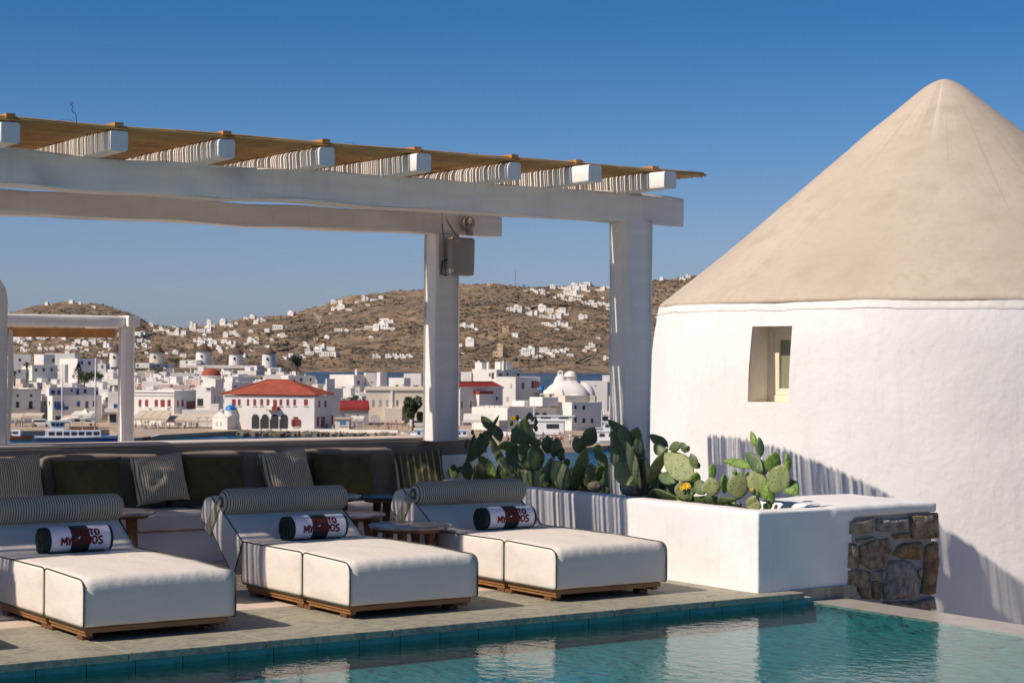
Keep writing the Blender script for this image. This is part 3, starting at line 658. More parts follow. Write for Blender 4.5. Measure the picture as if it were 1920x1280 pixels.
def make_towel():
    t = thing('rolled_towel', '', 'towel', (0, 0, 0)); Lh = .245
    def skin(x0, x1, r, m, name, seed):
        mb = MB(); ns = 8; vs = []; n = 40
        for i in range(ns+1):
            x = x0+(x1-x0)*i/ns
            for j in range(n):
                a = 2*math.pi*j/n; rr = r+.0016*noise.noise(Vector((x*20, math.cos(a)*2, math.sin(a)*2+seed)))-(.004*(math.sin(a) < -.85))
                vs.append((x, math.cos(a)*rr, math.sin(a)*rr))
        mb.add(vs, [(i*n+j, i*n+(j+1) % n, (i+1)*n+(j+1) % n, (i+1)*n+j) for i in range(ns) for j in range(n)]+[tuple(range(n)), tuple(range(ns*n, ns*n+n))]); o = put(name, mb, m, t); smooth_by_angle(o, 50); return o
    skin(-Lh, -Lh+.05, TR*.97, 'towel_dark', 'dark_end', 0); skin(Lh-.02, Lh, TR*.97, 'towel_dark', 'dark_end', 1)
    skin(-Lh+.05, Lh-.02, TR, 'towel_white', 'white_wrap', 2); skin(-.055, .075, TR+.0015, 'towel_dark', 'centre_band', 3)
    mb = MB()   # spiral roll in the open end
    pts = [(-Lh-.002, math.cos(a)*(.012+.0062*a), math.sin(a)*(.012+.0062*a)) for a in np.linspace(0, 11.5, 60)]; mb.tube(pts, .0055, 6)
    put('spiral_end', mb, 'towel_dark', t, smooth=True); mb = MB(); pts = [(Lh+.001, p[1], p[2]) for p in pts]; mb.tube(pts, .0055, 6); put('spiral_end', mb, 'towel_dark', t, smooth=True)
    mb = MB(); mb.box(-Lh+.04, Lh-.05, -.075, -.045, -TR-.0, -TR+.012); put('loose_edge', mb, 'towel_dark', t, bevel=.004)
    wrap_text(t, 'PORTO', .046, (-.05, .15), math.radians(40), TR+.0035)
    wrap_text(t, 'MYKONOS', .054, (-.13, .175), math.radians(3), TR+.0035)
    return t
tt = make_towel()
tt.location = (LX0+.49, 12.10, .395+TR); tt.rotation_euler = (math.radians(6), 0, math.radians(1)); tt['label'] = 'rolled white and dark green lettered towel on the middle lounger'
for l, p, nm in ((lgA, (LX0-1.83+.50, 12.13, .395+TR), 'rolled white and dark green lettered towel on the left lounger'), (lgC, (LX0+1.67+.49, 12.06, .395+TR), 'rolled white and dark green lettered towel on the lounger beside the planter')):
    c = copy_tree(tt); c.location = p; c['label'] = nm; c['group'] = 'rolled towels'
tt['group'] = 'rolled towels'

# side tables
def make_table(r, h, top, label, x, y, legm='dark_teak', rz=0, nlegs=3):
    t = thing('side_table', label, 'side table', (x, y, 0), rz, 'low round tables by the loungers')
    mb = MB(); mb.lathe([(.001, h-.028), (r-.02, h-.028), (r-.004, h-.02), (r, h-.012), (r-.003, h-.003), (r-.012, h), (.001, h)], n=48); o = put('table_top', mb, top, t); smooth_by_angle(o, 35)
    mb = MB(); mb.lathe([(.001, h-.052), (r*.8, h-.052), (r*.8, h-.029), (.001, h-.029)], n=32); o = put('apron', mb, legm, t); smooth_by_angle(o, 35)
    nlegs = 4
    for k in range(nlegs):
        a = 2*math.pi*k/nlegs+.4; c, s = math.cos(a), math.sin(a); mb = MB()
        mb.tube([(c*r*.5, s*r*.5, h-.052), (c*r*.62, s*r*.62, 0)], [.036, .022], 12); put('leg', mb, 'teak' if top == 'marble' else legm, t, smooth=True)
    return t
make_table(.315, .45, 'marble', 'round pale marble table between the middle and right loungers', 7.49, 12.27, rz=.3)
make_table(.30, .45, 'marble', 'round marble table half hidden behind the middle lounger bolster', 7.62, 13.42, rz=.9)
make_table(.33, .55, 'black_marble', 'round dark topped table before the sofa, behind the right lounger', 8.27, 13.78, rz=.2)
make_table(.30, .56, 'marble', 'round marble table nearest the sofa, just left of the dark topped one', 7.72, 14.0, rz=.5)
make_table(.30, .50, 'marble', 'round marble table between the left lounger bolster and the sofa', 5.84, 14.0, rz=.1)

# ---- sofa
sf = thing('sofa', 'long built-in white sofa with grey brown back cushions along the parapet', 'sofa', (6.5, 14.42, 0)); SO = Vector((6.5, 14.42, 0))
put('plinth', place(wavybox(0, 9.25, 14.44, 15.30, -.01, .275, .02, .003, .4), SO), 'white_stucco', sf, smooth=True)
for x0, x1 in ((1.0, 2.95), (2.96, 4.93), (4.94, 6.90), (6.91, 9.2)):
    pr = roundpoly([(14.38, .285), (14.38, .42), (15.1, .42), (15.1, .285)], [.02, .025, .02, .02])
    profile_cushion('seat_cushion', pr, x0, x1, 'canvas_white', sf, .008, .008, org=SO)
    c = MB()
xb = [2.15, 3.3, 4.45, 5.6, 6.75, 7.9, 9.08]
for i in range(6):
    mb = rboxmesh(0, 0, 0, (xb[i+1]-xb[i])/2-.004, .11, .235, .08, (10, 3, 5), .012, 0, (0, .03, .02))
    put('back_cushion', mb, 'brown_cloth', sf, smooth=True, loc=Vector(((xb[i]+xb[i+1])/2, 15.15, .645))-SO, rot=(math.radians(-9), rnd.uniform(-.012, .012), 0))
def pillow(w, h, t=.24, seed=0, pinch=.07):
    mb = MB(); n = 18
    for sg in (-1, 1):
        vs = []
        for i in range(n+1):
            for j in range(n+1):
                u_, v_ = -1+2*i/n, -1+2*j/n
                d = (max(0, 1-u_**4)*max(0, 1-v_**4))**.5*t/2+.004
                px_ = u_*w/2*(1-pinch*(1-v_**2)**.7*1.4); pz = v_*h/2*(1-pinch*(1-u_**2)**.7*1.4)
                wv = (.03*noise.noise(Vector((u_*2+seed, v_*2, sg)))+.012*noise.noise(Vector((u_*5+seed, v_*3, sg))))*(1-u_*u_)**.5 if abs(u_) < 1 else 0
                sag = .02*noise.noise(Vector((u_*1.2, seed, 0)))
                vs.append((px_, sg*d+wv, pz+sag))
        fs = [(i*(n+1)+j, (i+1)*(n+1)+j, (i+1)*(n+1)+j+1, i*(n+1)+j+1) for i in range(n) for j in range(n)]
        mb.add(vs, fs if sg > 0 else [f[::-1] for f in fs])
    # side seam
    return mb
def throw(x, z, w, h, m, label, ry=0, rz=0, y=14.94, tilt=-16, seed=0):
    mb = pillow(w, h, seed=seed); o = put('throw_pillow', mb, m, None, smooth=True, loc=(x, y, z), rot=(math.radians(tilt), math.radians(ry), math.radians(rz)))
    tag(o, label, 'pillow', 'throw pillows on the sofa'); return o
throw(5.33, .69, .50, .46, 'ticking', 'grey and cream striped pillow at the left edge of the sofa', ry=-2, seed=1)
throw(5.98, .665, .64, .42, 'olive_cloth', 'dark olive pillow between the two left striped pillows', ry=-1, y=14.97, seed=2)
throw(6.58, .685, .50, .44, 'ticking', 'grey and cream striped pillow leaning left, between two olive pillows', ry=-5, y=14.88, seed=3)
throw(7.12, .665, .66, .42, 'olive_cloth', 'dark olive pillow behind the gap between left and middle lounger', ry=2, y=14.98, seed=4)
throw(7.80, .70, .48, .44, 'ticking', 'grey and cream striped pillow above the middle lounger bolster', ry=-7, y=14.88, seed=5)
throw(8.42, .655, .66, .42, 'olive_cloth', 'dark olive pillow resting by the round marble table top', ry=2, y=14.95, seed=6)
throw(9.20, .66, .46, .40, 'olive_stripe', 'olive pillow with pale stripes at the right end of the sofa', ry=-8, rz=-30, y=14.86, seed=7)

# ---- fittings on the rear post
sp = thing('loudspeaker', 'grey box loudspeaker bracketed to the rear pergola post', 'speaker', (9.68, 14.95, 2.7)); 
mb = rboxmesh(0, 0, 0, .133, .07, .182, .03, (4, 3, 5)); put('cabinet', mb, 'grey_plastic', sp, smooth=True, rot=(0, math.radians(1), 0))
mb = MB(); mb.tube([(-.135, .02, -.03), (-.18, .03, -.05), (-.18, .05, -.17), (-.12, .05, -.18)], .009, 6); put('bracket', mb, 'black_rubber', sp, smooth=True)
sc_ = thing('security_camera', 'round grey security camera with two dark lenses under the rear beam end', 'camera', (9.81, 15.02, 3.02)); 
dd = Vector((-.35, -.93, -.1)).normalized(); mt = dd.to_track_quat('Z', 'X').to_matrix(); mb = MB(); mb.lathe([(.001, -.04), (.075, -.04), (.075, .02), (.06, .05), (.04, .06), (.001, .062)], n=24); mb.v = [tuple(mt @ Vector(v)) for v in mb.v]; o = put('housing', mb, 'grey_plastic', sc_); smooth_by_angle(o, 40)
for s in (-1, 1):
    mb = MB(); mb.ball((mt @ Vector((0, 0, .063)))+Vector((s*.02, 0, -.0)), .011, .011, .011, 8, 6); put('lens', mb, 'black_rubber', sc_, smooth=True)
cb = thing('power_cable', 'thin grey cables hanging beside the loudspeaker on the rear post', 'cable', (9.5, 15.0, 2.9))
def cable(pix, Y, r=.006):
    mb = MB(); mb.tube([pY(a, b, Y)-Vector((9.5, 15.0, 2.9)) for a, b in pix], r, 6); put('cable', mb, 'cable_grey', cb, smooth=True)
cable([(828, 401), (829, 420), (832, 445), (833, 475), (834, 500), (840, 512), (846, 508)], 14.99)
cable([(833, 402), (842, 420), (852, 436), (858, 444)], 14.97, .007)
cable([(873, 405), (874, 425), (875, 442)], 14.97, .004)
mb = MB(); mb.box(-.03, .03, -.02, .02, -.02, .02); o = put('junction_box', mb, 'grey_plastic', None, bevel=.005, loc=pY(881, 438, 15.0)); tag(o, 'tiny grey junction box right above the loudspeaker', 'junction box')

# ================================================================ PRICKLY PEARS
def pad_mesh(L, Wd, T=.028, wmax=.58, seed=0):
    n, k = 18, 13; vs = []
    for i in range(k+1):
        s = i/k; w = (math.sin(math.pi*min(1, s**(.55/wmax) if wmax != .5 else s))**.72) if 0 < s < 1 else 0
        w = max(w, .16 if i == 0 else .02)
        for j in range(n):
            a = 2*math.pi*j/n; bend = .05*L*math.sin(s*2.6+seed)
            e = .012*L*noise.noise(Vector((math.cos(a)*1.5+seed*3, s*5, 1)))
            rib = .0025*math.sin(s*40+seed)*abs(math.sin(a))
            vs.append((math.cos(a)*w*Wd/2+e, math.sin(a)*(T/2*(w**.5)+rib)+bend, s*L))
    return vs, [(i*n+j, i*n+(j+1) % n, (i+1)*n+(j+1) % n, (i+1)*n+j) for i in range(k) for j in range(n)]+[tuple(range(n)), tuple(range(k*n, k*n+n))]
def pad(root, base, tip, wpx, X=9.9, twist=25, m='cactus', wmax=.58, dX=0, T=.03, name='pad', prof=None):
    """pad from base to tip (seen in the photograph), wpx wide, standing in the planter near x = X"""
    a, b = pX(*base, X), pX(*tip, X+dX)
    D = (a-CP).dot(FW); d = b-a; L = d.length; w = wpx/FPX*D/max(.35, math.cos(math.radians(twist)))
    vs, fs = pad_mesh(L, w, T, wmax, rnd.uniform(0, 6)); zax = d.normalized()
    view = (CP-a).normalized(); yax = (view-zax*view.dot(zax)).normalized(); q = Matrix.Rotation(math.radians(twist*rnd.choice((-1, 1))), 3, zax); yax = q @ yax; xax = yax.cross(zax)
    R = Matrix((xax, yax, zax)).transposed(); mb = MB(); mb.add([a+R @ Vector(v)-root.location for v in vs], fs)
    o = put(name, mb, m, root, smooth=True)
    # spines / areoles as tiny bumps on young pads
    return o
def fruit(root, p, X, r=.02, m='prickly_fruit', name='fruit'):
    c = pX(*p, X)-root.location; mb = MB(); mb.ball(c, r*.8, r*.8, r*1.2, 8, 6); return put(name, mb, m, root, smooth=True)
def flower(root, p, X, r=.028):
    c = pX(*p, X)-root.location; mb = MB(); tocam = (CP-pX(*p, X)).normalized(); q = (tocam+Vector((0, 0, .8))).normalized().to_track_quat('Z', 'X').to_matrix()
    for ring, (k, rr, tilt) in enumerate(((8, r, .35), (6, r*.7, .8))):
        for i in range(k):
            a = 2*math.pi*i/k+ring*.4; d = Vector((math.cos(a), math.sin(a), 0)); s = Vector((-math.sin(a), math.cos(a), 0)); z = Vector((0, 0, 1))
            pts = [z*0, d*rr*.5+s*rr*.28+z*rr*tilt*.5, d*rr+s*rr*.15+z*rr*tilt, d*rr-s*rr*.15+z*rr*tilt, d*rr*.5-s*rr*.28+z*rr*tilt*.5]
            pts = pts+[p_-z*.0015 for p_ in pts]; mb.add([c+q @ p_ for p_ in pts], [(0, 1, 2, 3, 4), (9, 8, 7, 6, 5)]+[(j, (j+1) % 5, (j+1) % 5+5, j+5) for j in range(5)])
    return put('flower', mb, 'petal', root)
def cactus(label, x, y, z=.5): return thing('prickly_pear', label, 'cactus', (x, y, z), 0, 'prickly pears in the planter')
XP = 9.95
c1 = cactus('slim prickly pear at the left end, beside the striped olive pillow', *pX(877, 895, XP).xy, .5)
for a in [((862, 884), (838, 830), 30, 30), ((877, 902), (876, 862), 22, 10), ((878, 866), (924, 802), 26, 30), ((882, 862), (889, 812), 12, 20), ((951, 893), (916, 808), 17, 20), ((925, 806), (903, 781), 18, 10), ((917, 806), (936, 779), 6, 30), ((938, 828), (928, 796), 20, 20), ((928, 892), (899, 856), 24, 5, 'cactus_young'), ((905, 898), (897, 868), 20, 60), ((846, 900), (852, 870), 20, 30)]:
    pad(c1, a[0], a[1], a[2], XP-.12+rnd.uniform(-.1, .1), a[3], *(a[4:]))
for p in ((833, 827), (843, 825), (830, 838), (886, 810), (876, 827), (874, 836), (901, 816), (921, 796)): fruit(c1, p, XP-.1, .021)
c2 = cactus('prickly pear with a broad fan shaped pad topped by buds and a yellow flower', *pX(980, 890, XP).xy, .5)
for a in [((979, 834), (983, 784), 46, 0, 'cactus', .95), ((932, 838), (968, 834), 19, 10, 'cactus_young'), ((988, 892), (950, 843), 34, 20), ((985, 884), (960, 822), 24, 40), ((1002, 880), (978, 828), 34, 25), ((1006, 882), (1003, 830), 34, 15), ((1012, 836), (996, 822), 20, 20), ((964, 902), (990, 862), 26, 30), ((1012, 918), (1003, 868), 40, 20), ((990, 916), (975, 880), 34, 30)]:
    pad(c2, a[0], a[1], a[2], XP+rnd.uniform(-.12, .12), a[3], *(a[4:]))
for p in ((970, 783), (988, 783), (998, 784), (1005, 791), (1005, 803), (959, 793), (962, 808)): fruit(c2, p, XP-.02, .024)
flower(c2, (963, 785), XP-.04, .03)
c3 = cactus('dense prickly pear with dark overlapping pads right of the fan shaped one', *pX(1045, 905, XP).xy, .5)
for a in [((1028, 850), (1026, 816), 26, 20), ((1042, 855), (1045, 819), 22, 30), ((1040, 860), (1033, 822), 10, 50), ((1076, 914), (1034, 853), 11, 60), ((1058, 852), (1040, 842), 20, 20), ((1052, 864), (1054, 848), 14, 30), ((1056, 872), (1069, 862), 15, 10, 'cactus_young'), ((1066, 918), (1036, 862), 40, 20), ((1042, 920), (1022, 876), 38, 25), ((1030, 905), (1032, 860), 22, 30), ((1062, 920), (1046, 888), 30, 30)]:
    pad(c3, a[0], a[1], a[2], XP+rnd.uniform(-.12, .12), a[3], *(a[4:]))
c4 = cactus('prickly pear with a tall column pad carrying a pale diamond shaped pad', *pX(1090, 905, XP).xy, .5)
for a in [((1078, 912), (1097, 836), 28, 35, 'cactus_old'), ((1086, 850), (1079, 816), 20, 20), ((1088, 850), (1095, 814), 18, 10), ((1098, 836), (1116, 800), 30, 10), ((1110, 908), (1108, 868), 28, 30, 'cactus_old'), ((1122, 852), (1121, 832), 18, 15, 'cactus_young'), ((1137, 878), (1117, 842), 22, 20), ((1121, 902), (1130, 868), 18, 20, 'cactus_young'), ((1132, 884), (1124, 858), 10, 50), ((1150, 918), (1140, 872), 34, 30), ((1125, 918), (1120, 890), 28, 20)]:
    pad(c4, a[0], a[1], a[2], XP+rnd.uniform(-.1, .1), a[3], *(a[4:]))
c5 = cactus('biggest shaded prickly pear, in front of the pergola corner post', *pX(1190, 905, 9.9).xy, .5)
X5 = 9.75
for a in [((1186, 822), (1140, 784), 20, 30), ((1176, 842), (1146, 808), 26, 20), ((1180, 835), (1160, 800), 24, 15), ((1186, 836), (1196, 800), 26, 10), ((1172, 850), (1138, 838), 26, 10), ((1168, 878), (1150, 838), 30, 20), ((1205, 915), (1172, 826), 20, 40, 'cactus_old'), ((1206, 916), (1194, 828), 28, 30, 'cactus_old'), ((1200, 852), (1196, 816), 20, 20), ((1196, 862), (1203, 835), 22, 20), ((1194, 912), (1156, 864), 46, 10, 'cactus_old'), ((1218, 916), (1210, 858), 16, 30), ((1184, 840), (1168, 822), 26, 20)]:
    pad(c5, a[0], a[1], a[2], X5+rnd.uniform(-.1, .1), a[3], *(a[4:]))
mb = MB(); q0, q1, q2 = pX(1203, 925, X5), pX(1204, 890, X5), pX(1200, 862, X5); mb.tube([q0-c5.location, q1-c5.location, q2-c5.location], [.075, .06, .045], 12); put('trunk', mb, 'cactus_bark', c5, smooth=True)
c6 = cactus('prickly pear leaning right with a large sunlit oval pad and yellow flowers', *pX(1290, 930, 9.8).xy, .5)
X6 = 9.72
for a in [((1217, 912), (1250, 836), 22, 40, 'cactus_old'), ((1253, 838), (1217, 812), 20, 20), ((1244, 852), (1228, 830), 24, 10), ((1256, 842), (1276, 832), 19, 20), ((1290, 846), (1273, 830), 14, 30), ((1283, 848), (1292, 836), 12, 20), ((1297, 896), (1248, 851), 50, 0, 'cactus_old'), ((1306, 878), (1296, 850), 16, 40), ((1306, 866), (1311, 878), 9, 30), ((1270, 905), (1234, 889), 26, 10), ((1268, 905), (1262, 899), 12, 10, 'cactus_young'), ((1283, 938), (1286, 898), 40, 0, 'cactus_old'), ((1302, 906), (1306, 884), 20, 10, 'cactus_young'), ((1322, 926), (1303, 900), 26, 15), ((1336, 930), (1333, 894), 34, 10, 'cactus_old'), ((1336, 896), (1336, 868), 15, 20, 'cactus_young'), ((1360, 925), (1357, 887), 14, 50, 'cactus_young'), ((1240, 930), (1282, 915), 40, 20), ((1215, 935), (1268, 930), 34, 40), ((1384, 932), (1282, 940), 20, 30), ((1284, 935), (1300, 925), 18, 20)]:
    pad(c6, a[0], a[1], a[2], X6+rnd.uniform(-.06, .06), a[3], *(a[4:]))
flower(c6, (1287, 912), X6-.16, .034); flower(c6, (1279, 915), X6-.16, .022); flower(c6, (1272, 944), X6-.16, .032); fruit(c6, (1284, 922), X6-.14, .02); fruit(c6, (1291, 921), X6-.14, .02)
c7 = cactus('sunlit prickly pear at the right end of the planter, with a tall spray of pads', *pX(1420, 940, 9.9).xy, .5)
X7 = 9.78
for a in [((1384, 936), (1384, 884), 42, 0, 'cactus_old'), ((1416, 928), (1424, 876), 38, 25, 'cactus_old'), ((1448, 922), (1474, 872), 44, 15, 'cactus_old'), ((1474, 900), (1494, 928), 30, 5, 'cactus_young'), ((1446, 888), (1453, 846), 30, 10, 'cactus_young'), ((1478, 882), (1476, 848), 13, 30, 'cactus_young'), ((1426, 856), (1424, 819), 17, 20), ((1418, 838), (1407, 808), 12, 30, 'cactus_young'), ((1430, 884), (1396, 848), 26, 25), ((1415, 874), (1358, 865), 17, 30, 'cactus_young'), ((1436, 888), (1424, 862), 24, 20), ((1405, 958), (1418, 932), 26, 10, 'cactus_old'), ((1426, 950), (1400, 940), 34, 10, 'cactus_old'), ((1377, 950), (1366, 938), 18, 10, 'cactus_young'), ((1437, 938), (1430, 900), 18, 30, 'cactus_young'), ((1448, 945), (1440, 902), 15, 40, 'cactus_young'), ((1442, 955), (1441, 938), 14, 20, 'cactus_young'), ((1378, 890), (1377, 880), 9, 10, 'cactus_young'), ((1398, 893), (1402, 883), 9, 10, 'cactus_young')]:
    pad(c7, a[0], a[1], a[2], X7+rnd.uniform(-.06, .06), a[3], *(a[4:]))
for p in ((1413, 922), (1421, 927)): fruit(c7, p, X7-.12, .022)
flower(c7, (1410, 918), X7-.13, .016)
# crowded lower pads filling each shaded clump
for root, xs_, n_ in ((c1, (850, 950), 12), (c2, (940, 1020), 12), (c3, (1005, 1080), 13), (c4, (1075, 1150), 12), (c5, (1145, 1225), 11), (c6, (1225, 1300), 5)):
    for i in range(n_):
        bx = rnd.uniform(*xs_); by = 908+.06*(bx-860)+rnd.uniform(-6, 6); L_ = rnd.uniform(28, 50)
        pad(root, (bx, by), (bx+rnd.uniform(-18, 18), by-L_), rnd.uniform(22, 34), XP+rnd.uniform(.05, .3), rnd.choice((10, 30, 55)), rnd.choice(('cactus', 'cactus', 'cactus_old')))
# stones and pebbles at the planter foot
for i, (p, r, m, lb) in enumerate([((1190, 912), .13, 'pebble', 'pale rounded rock among the cactus stems by the corner post'), ((1115, 912), .07, 'stone_pale', 'small broken rock under the tall column pad'), ((1386, 946), .022, 'stone_brown', 'small dark pebble near the front edge of the planter'), ((1350, 944), .03, 'stone_brown', 'small reddish pebble in the sunlit planter soil')]):
    mb = MB(); mb.ball((0, 0, 0), r, r, r*.7, 12, 8); mb.v = [tuple(Vector(v)*(1+.18*noise.noise(Vector(v)/r*1.4+Vector((i*5, 0, 0))))) for v in mb.v]
    o = put('rock', mb, m, None, smooth=True, loc=pX(*p, 9.85)); tag(o, lb, 'rock')
# ================================================================ SEA, TERRAIN, TOWN
SEA = -16.0
def H(x): return 678+.0052*(x-960)
mb = MB(); mb.add([(-30000, -3000, SEA), (30000, -3000, SEA), (30000, 34000, SEA), (-30000, 34000, SEA)], [(0, 1, 2, 3)]); struct('sea', mb, 'sea_water')
RXs = [-1500, -600, -100, 0, 20, 60, 90, 140, 180, 210, 250, 280, 340, 400, 450, 500, 560, 600, 650, 720, 760, 795, 870, 950, 1000, 1060, 1100, 1145, 1225, 1290, 1340, 1500, 2000, 3200]
RYs = [610, 600, 596, 592, 586, 573, 569, 568, 574, 580, 593, 609, 614, 609, 600, 592, 582, 574, 564, 554, 547, 540, 533, 534, 539, 538, 536, 539, 526, 521, 517, 530, 560, 600]
def ridge(x): return float(np.interp(x, RXs, RYs))
def TZ(x, D):
    """terrain height above camera-zero along the bearing of photo column x at depth D"""
    hx = H(min(max(x, -200), 2100)); r = ridge(x)
    # west: land all the way up to the hill
    if D < 1000: zl = np.interp(D, [430, 466, 475, 540, 700, 1000], [-24, -24, -15.6, -14.6, -11.0, -2.0])
    elif D < 1300: zl = np.interp(D, [1000, 1080, 1300], [-2.0, -3.5, -5.0])
    elif D < 4500:
        y = 686-10*(D-1300)/1660 if D < 2960 else 676+(r-676)*((D-2960)/1540)**.95; zl = 1.7+(hx-y)/FPX*D
        zl = zl*(1-sstep(0, .05, t)) if 0 else zl
    else: zl = (1.7+(hx-r)/FPX*4500)*(1-sstep(4500, 7500, D))+SEA*sstep(4500, 7500, D)-30*sstep(4500, 5200, D)
    # east: peninsula, strait, then hill
    if D < 900: ze = np.interp(D, [400, 452, 462, 600, 720, 800], [-24, -24, -15.4, -13.5, -12.5, -24])
    elif D < 2960: ze = -24
    elif D < 4500:
        t = (D-2960)/1540; y = 698+(r-698)*t; ze = 1.7+(hx-y)/FPX*D
        ze += 2.5*min(1, t*20)
    else: ze = (1.7+(hx-r)/FPX*4500)*(1-sstep(4500, 7500, D))+SEA*sstep(4500, 7500, D)-30*sstep(4500, 5200, D)
    w = 1-sstep(500, 615, x) if D > 760 else 1-sstep(560, 720, x)
    if x > 1500 and D < 900: ze -= 12*sstep(1500, 1700, x)
    return float(w*zl+(1-w)*ze)
cols = list(range(-1500, -200, 60))+list(range(-200, 1500, 7))+list(range(1500, 3200, 60))
rows = [430, 460, 466, 475, 500]+list(range(540, 1000, 45))+list(range(1000, 1320, 35))+list(range(1320, 2960, 50))+[2960, 2975, 3000]+list(range(3040, 4560, 30))+[4650, 4800, 5100, 5600, 6300, 7500]
Zg = np.zeros((len(rows), len(cols))); vs = []
for i, D in enumerate(rows):
    for j, x in enumerate(cols):
        h = F0+(x-960)/FPX*R0; p = CP+h*D; z = TZ(x, D)
        if D > 1100 and z > SEA:
            a = 9*sstep(1300, 2600, D)*min(1, max(0, (z-SEA)/8))
            if D > 2900 and x > 545: a = 10*min(1, (D-2960)/200)
            q = Vector((p.x, p.y, 0))
            z += a*(noise.noise(q*.006)*1.2+noise.noise(q*.017)*.8+abs(noise.noise(q*.04))*.45)-a*.2
        Zg[i, j] = z; vs.append((p.x, p.y, z))
n = len(cols)
mb = MB(); mb.add(vs, [(i*n+j, i*n+j+1, (i+1)*n+j+1, (i+1)*n+j) for i in range(len(rows)-1) for j in range(n-1)])
struct('hills', mb, 'dry_hill', smooth=True)
ca, ra = np.array(cols, float), np.array(rows, float)
def gz(x, D):
    j = int(np.clip(np.searchsorted(ca, x)-1, 0, len(ca)-2)); i = int(np.clip(np.searchsorted(ra, D)-1, 0, len(ra)-2))
    u = (x-ca[j])/(ca[j+1]-ca[j]); v = (D-ra[i])/(ra[i+1]-ra[i])
    return float((Zg[i, j]*(1-u)+Zg[i, j+1]*u)*(1-v)+(Zg[i+1, j]*(1-u)+Zg[i+1, j+1]*u)*v)
def hit(x, y, d0=1000.0, d1=4520):
    D = d0
    while D < d1:
        p = P(x, y, D)
        if p.z < gz(x, D): return p, D
        D += 12
    return None, None
# roads draped over the hill
def road(pix, w, name='road'):
    pts = []
    for i in range(len(pix)-1):
        m_ = max(1, int(abs(pix[i+1][0]-pix[i][0])/3+abs(pix[i+1][1]-pix[i][1])/1.5))
        for k in range(m_): pts.append((pix[i][0]+(pix[i+1][0]-pix[i][0])*k/m_, pix[i][1]+(pix[i+1][1]-pix[i][1])*k/m_))
    q = [hit(*p)[0] for p in pts]; q = [p for p in q if p]
    if len(q) < 2: return
    mb = MB(); vs = []
    for i, p in enumerate(q):
        d = (q[min(i+1, len(q)-1)]-q[max(i-1, 0)]); d.z = 0; d = d.normalized() if d.length > 0 else R0; s = Vector((-d.y, d.x, 0))
        vs += [p+s*w/2+Vector((0, 0, 1.3)), p-s*w/2+Vector((0, 0, 1.3))]
    mb.add(vs, [(2*i, 2*i+1, 2*i+3, 2*i+2) for i in range(len(q)-1)]); struct(name, mb, 'road_dust')
road([(592, 588), (600, 597), (605, 606), (600, 613), (590, 618), (574, 623)], 14)
road([(600, 634), (615, 628), (640, 622), (650, 619)], 14)
road([(968, 673), (975, 662), (984, 650)], 10); road([(985, 630), (1000, 636), (1015, 640)], 14)
road([(990, 577), (1010, 573), (1040, 572), (1090, 576), (1140, 584)], 16)
road([(1085, 680), (1100, 673), (1120, 664)], 10); road([(260, 629), (300, 624), (330, 620)], 10); road([(248, 664), (262, 660), (282, 652)], 14)
road([(575, 590), (545, 592), (520, 596)], 9); road([(1075, 600), (1085, 612), (1097, 622)], 9)

# shrubs and rocks scattered over the dry hills (uncountable)
mb = MB(); mb2 = MB()
def blob(mb, c, r, rz):
    vs = [c+Vector((0, 0, rz))]; k = 5; a0 = rnd.random()*6
    for j in range(k):
        a = a0+2*math.pi*j/k; rr = r*rnd.uniform(.7, 1.2); vs.append(c+Vector((rr*math.cos(a), rr*math.sin(a), rz*rnd.uniform(.3, .7))))
    for j in range(k):
        a = a0+2*math.pi*j/k; vs.append(c+Vector((r*.9*math.cos(a), r*.9*math.sin(a), -r*.4)))
    mb.add(vs, [(0, 1+j, 1+(j+1) % k) for j in range(k)]+[(1+j, 6+j, 6+(j+1) % k, 1+(j+1) % k) for j in range(k)])
for _ in range(20000):
    x = rnd.uniform(-30, 1420); D = rnd.uniform(1250, 4600)
    if x > 560 and D < 3020: D = rnd.uniform(3020, 4600)
    h = F0+(x-960)/FPX*R0; p = CP+h*D; nn = noise.noise(Vector((p.x*.004, p.y*.004, 3)))+.5*noise.noise(Vector((p.x*.02, p.y*.02, 8)))
    if nn < rnd.uniform(-.35, .35): continue
    z = gz(x, D); s = D/3500
    if z < SEA+2: continue
    blob(mb if rnd.random() < .6 else mb2, Vector((p.x, p.y, z)), rnd.uniform(1.2, 4.4)*s**.7, rnd.uniform(1, 3.0)*s**.7)
tag(put('scrub_bushes', mb, 'scrub'), 'dark low scrub dotted over the dry brown hillsides', 'scrub', kind='stuff')
tag(put('boulders', mb2, 'quay_stone'), 'grey brown rocks scattered over the dry hillsides', 'rocks', kind='stuff')

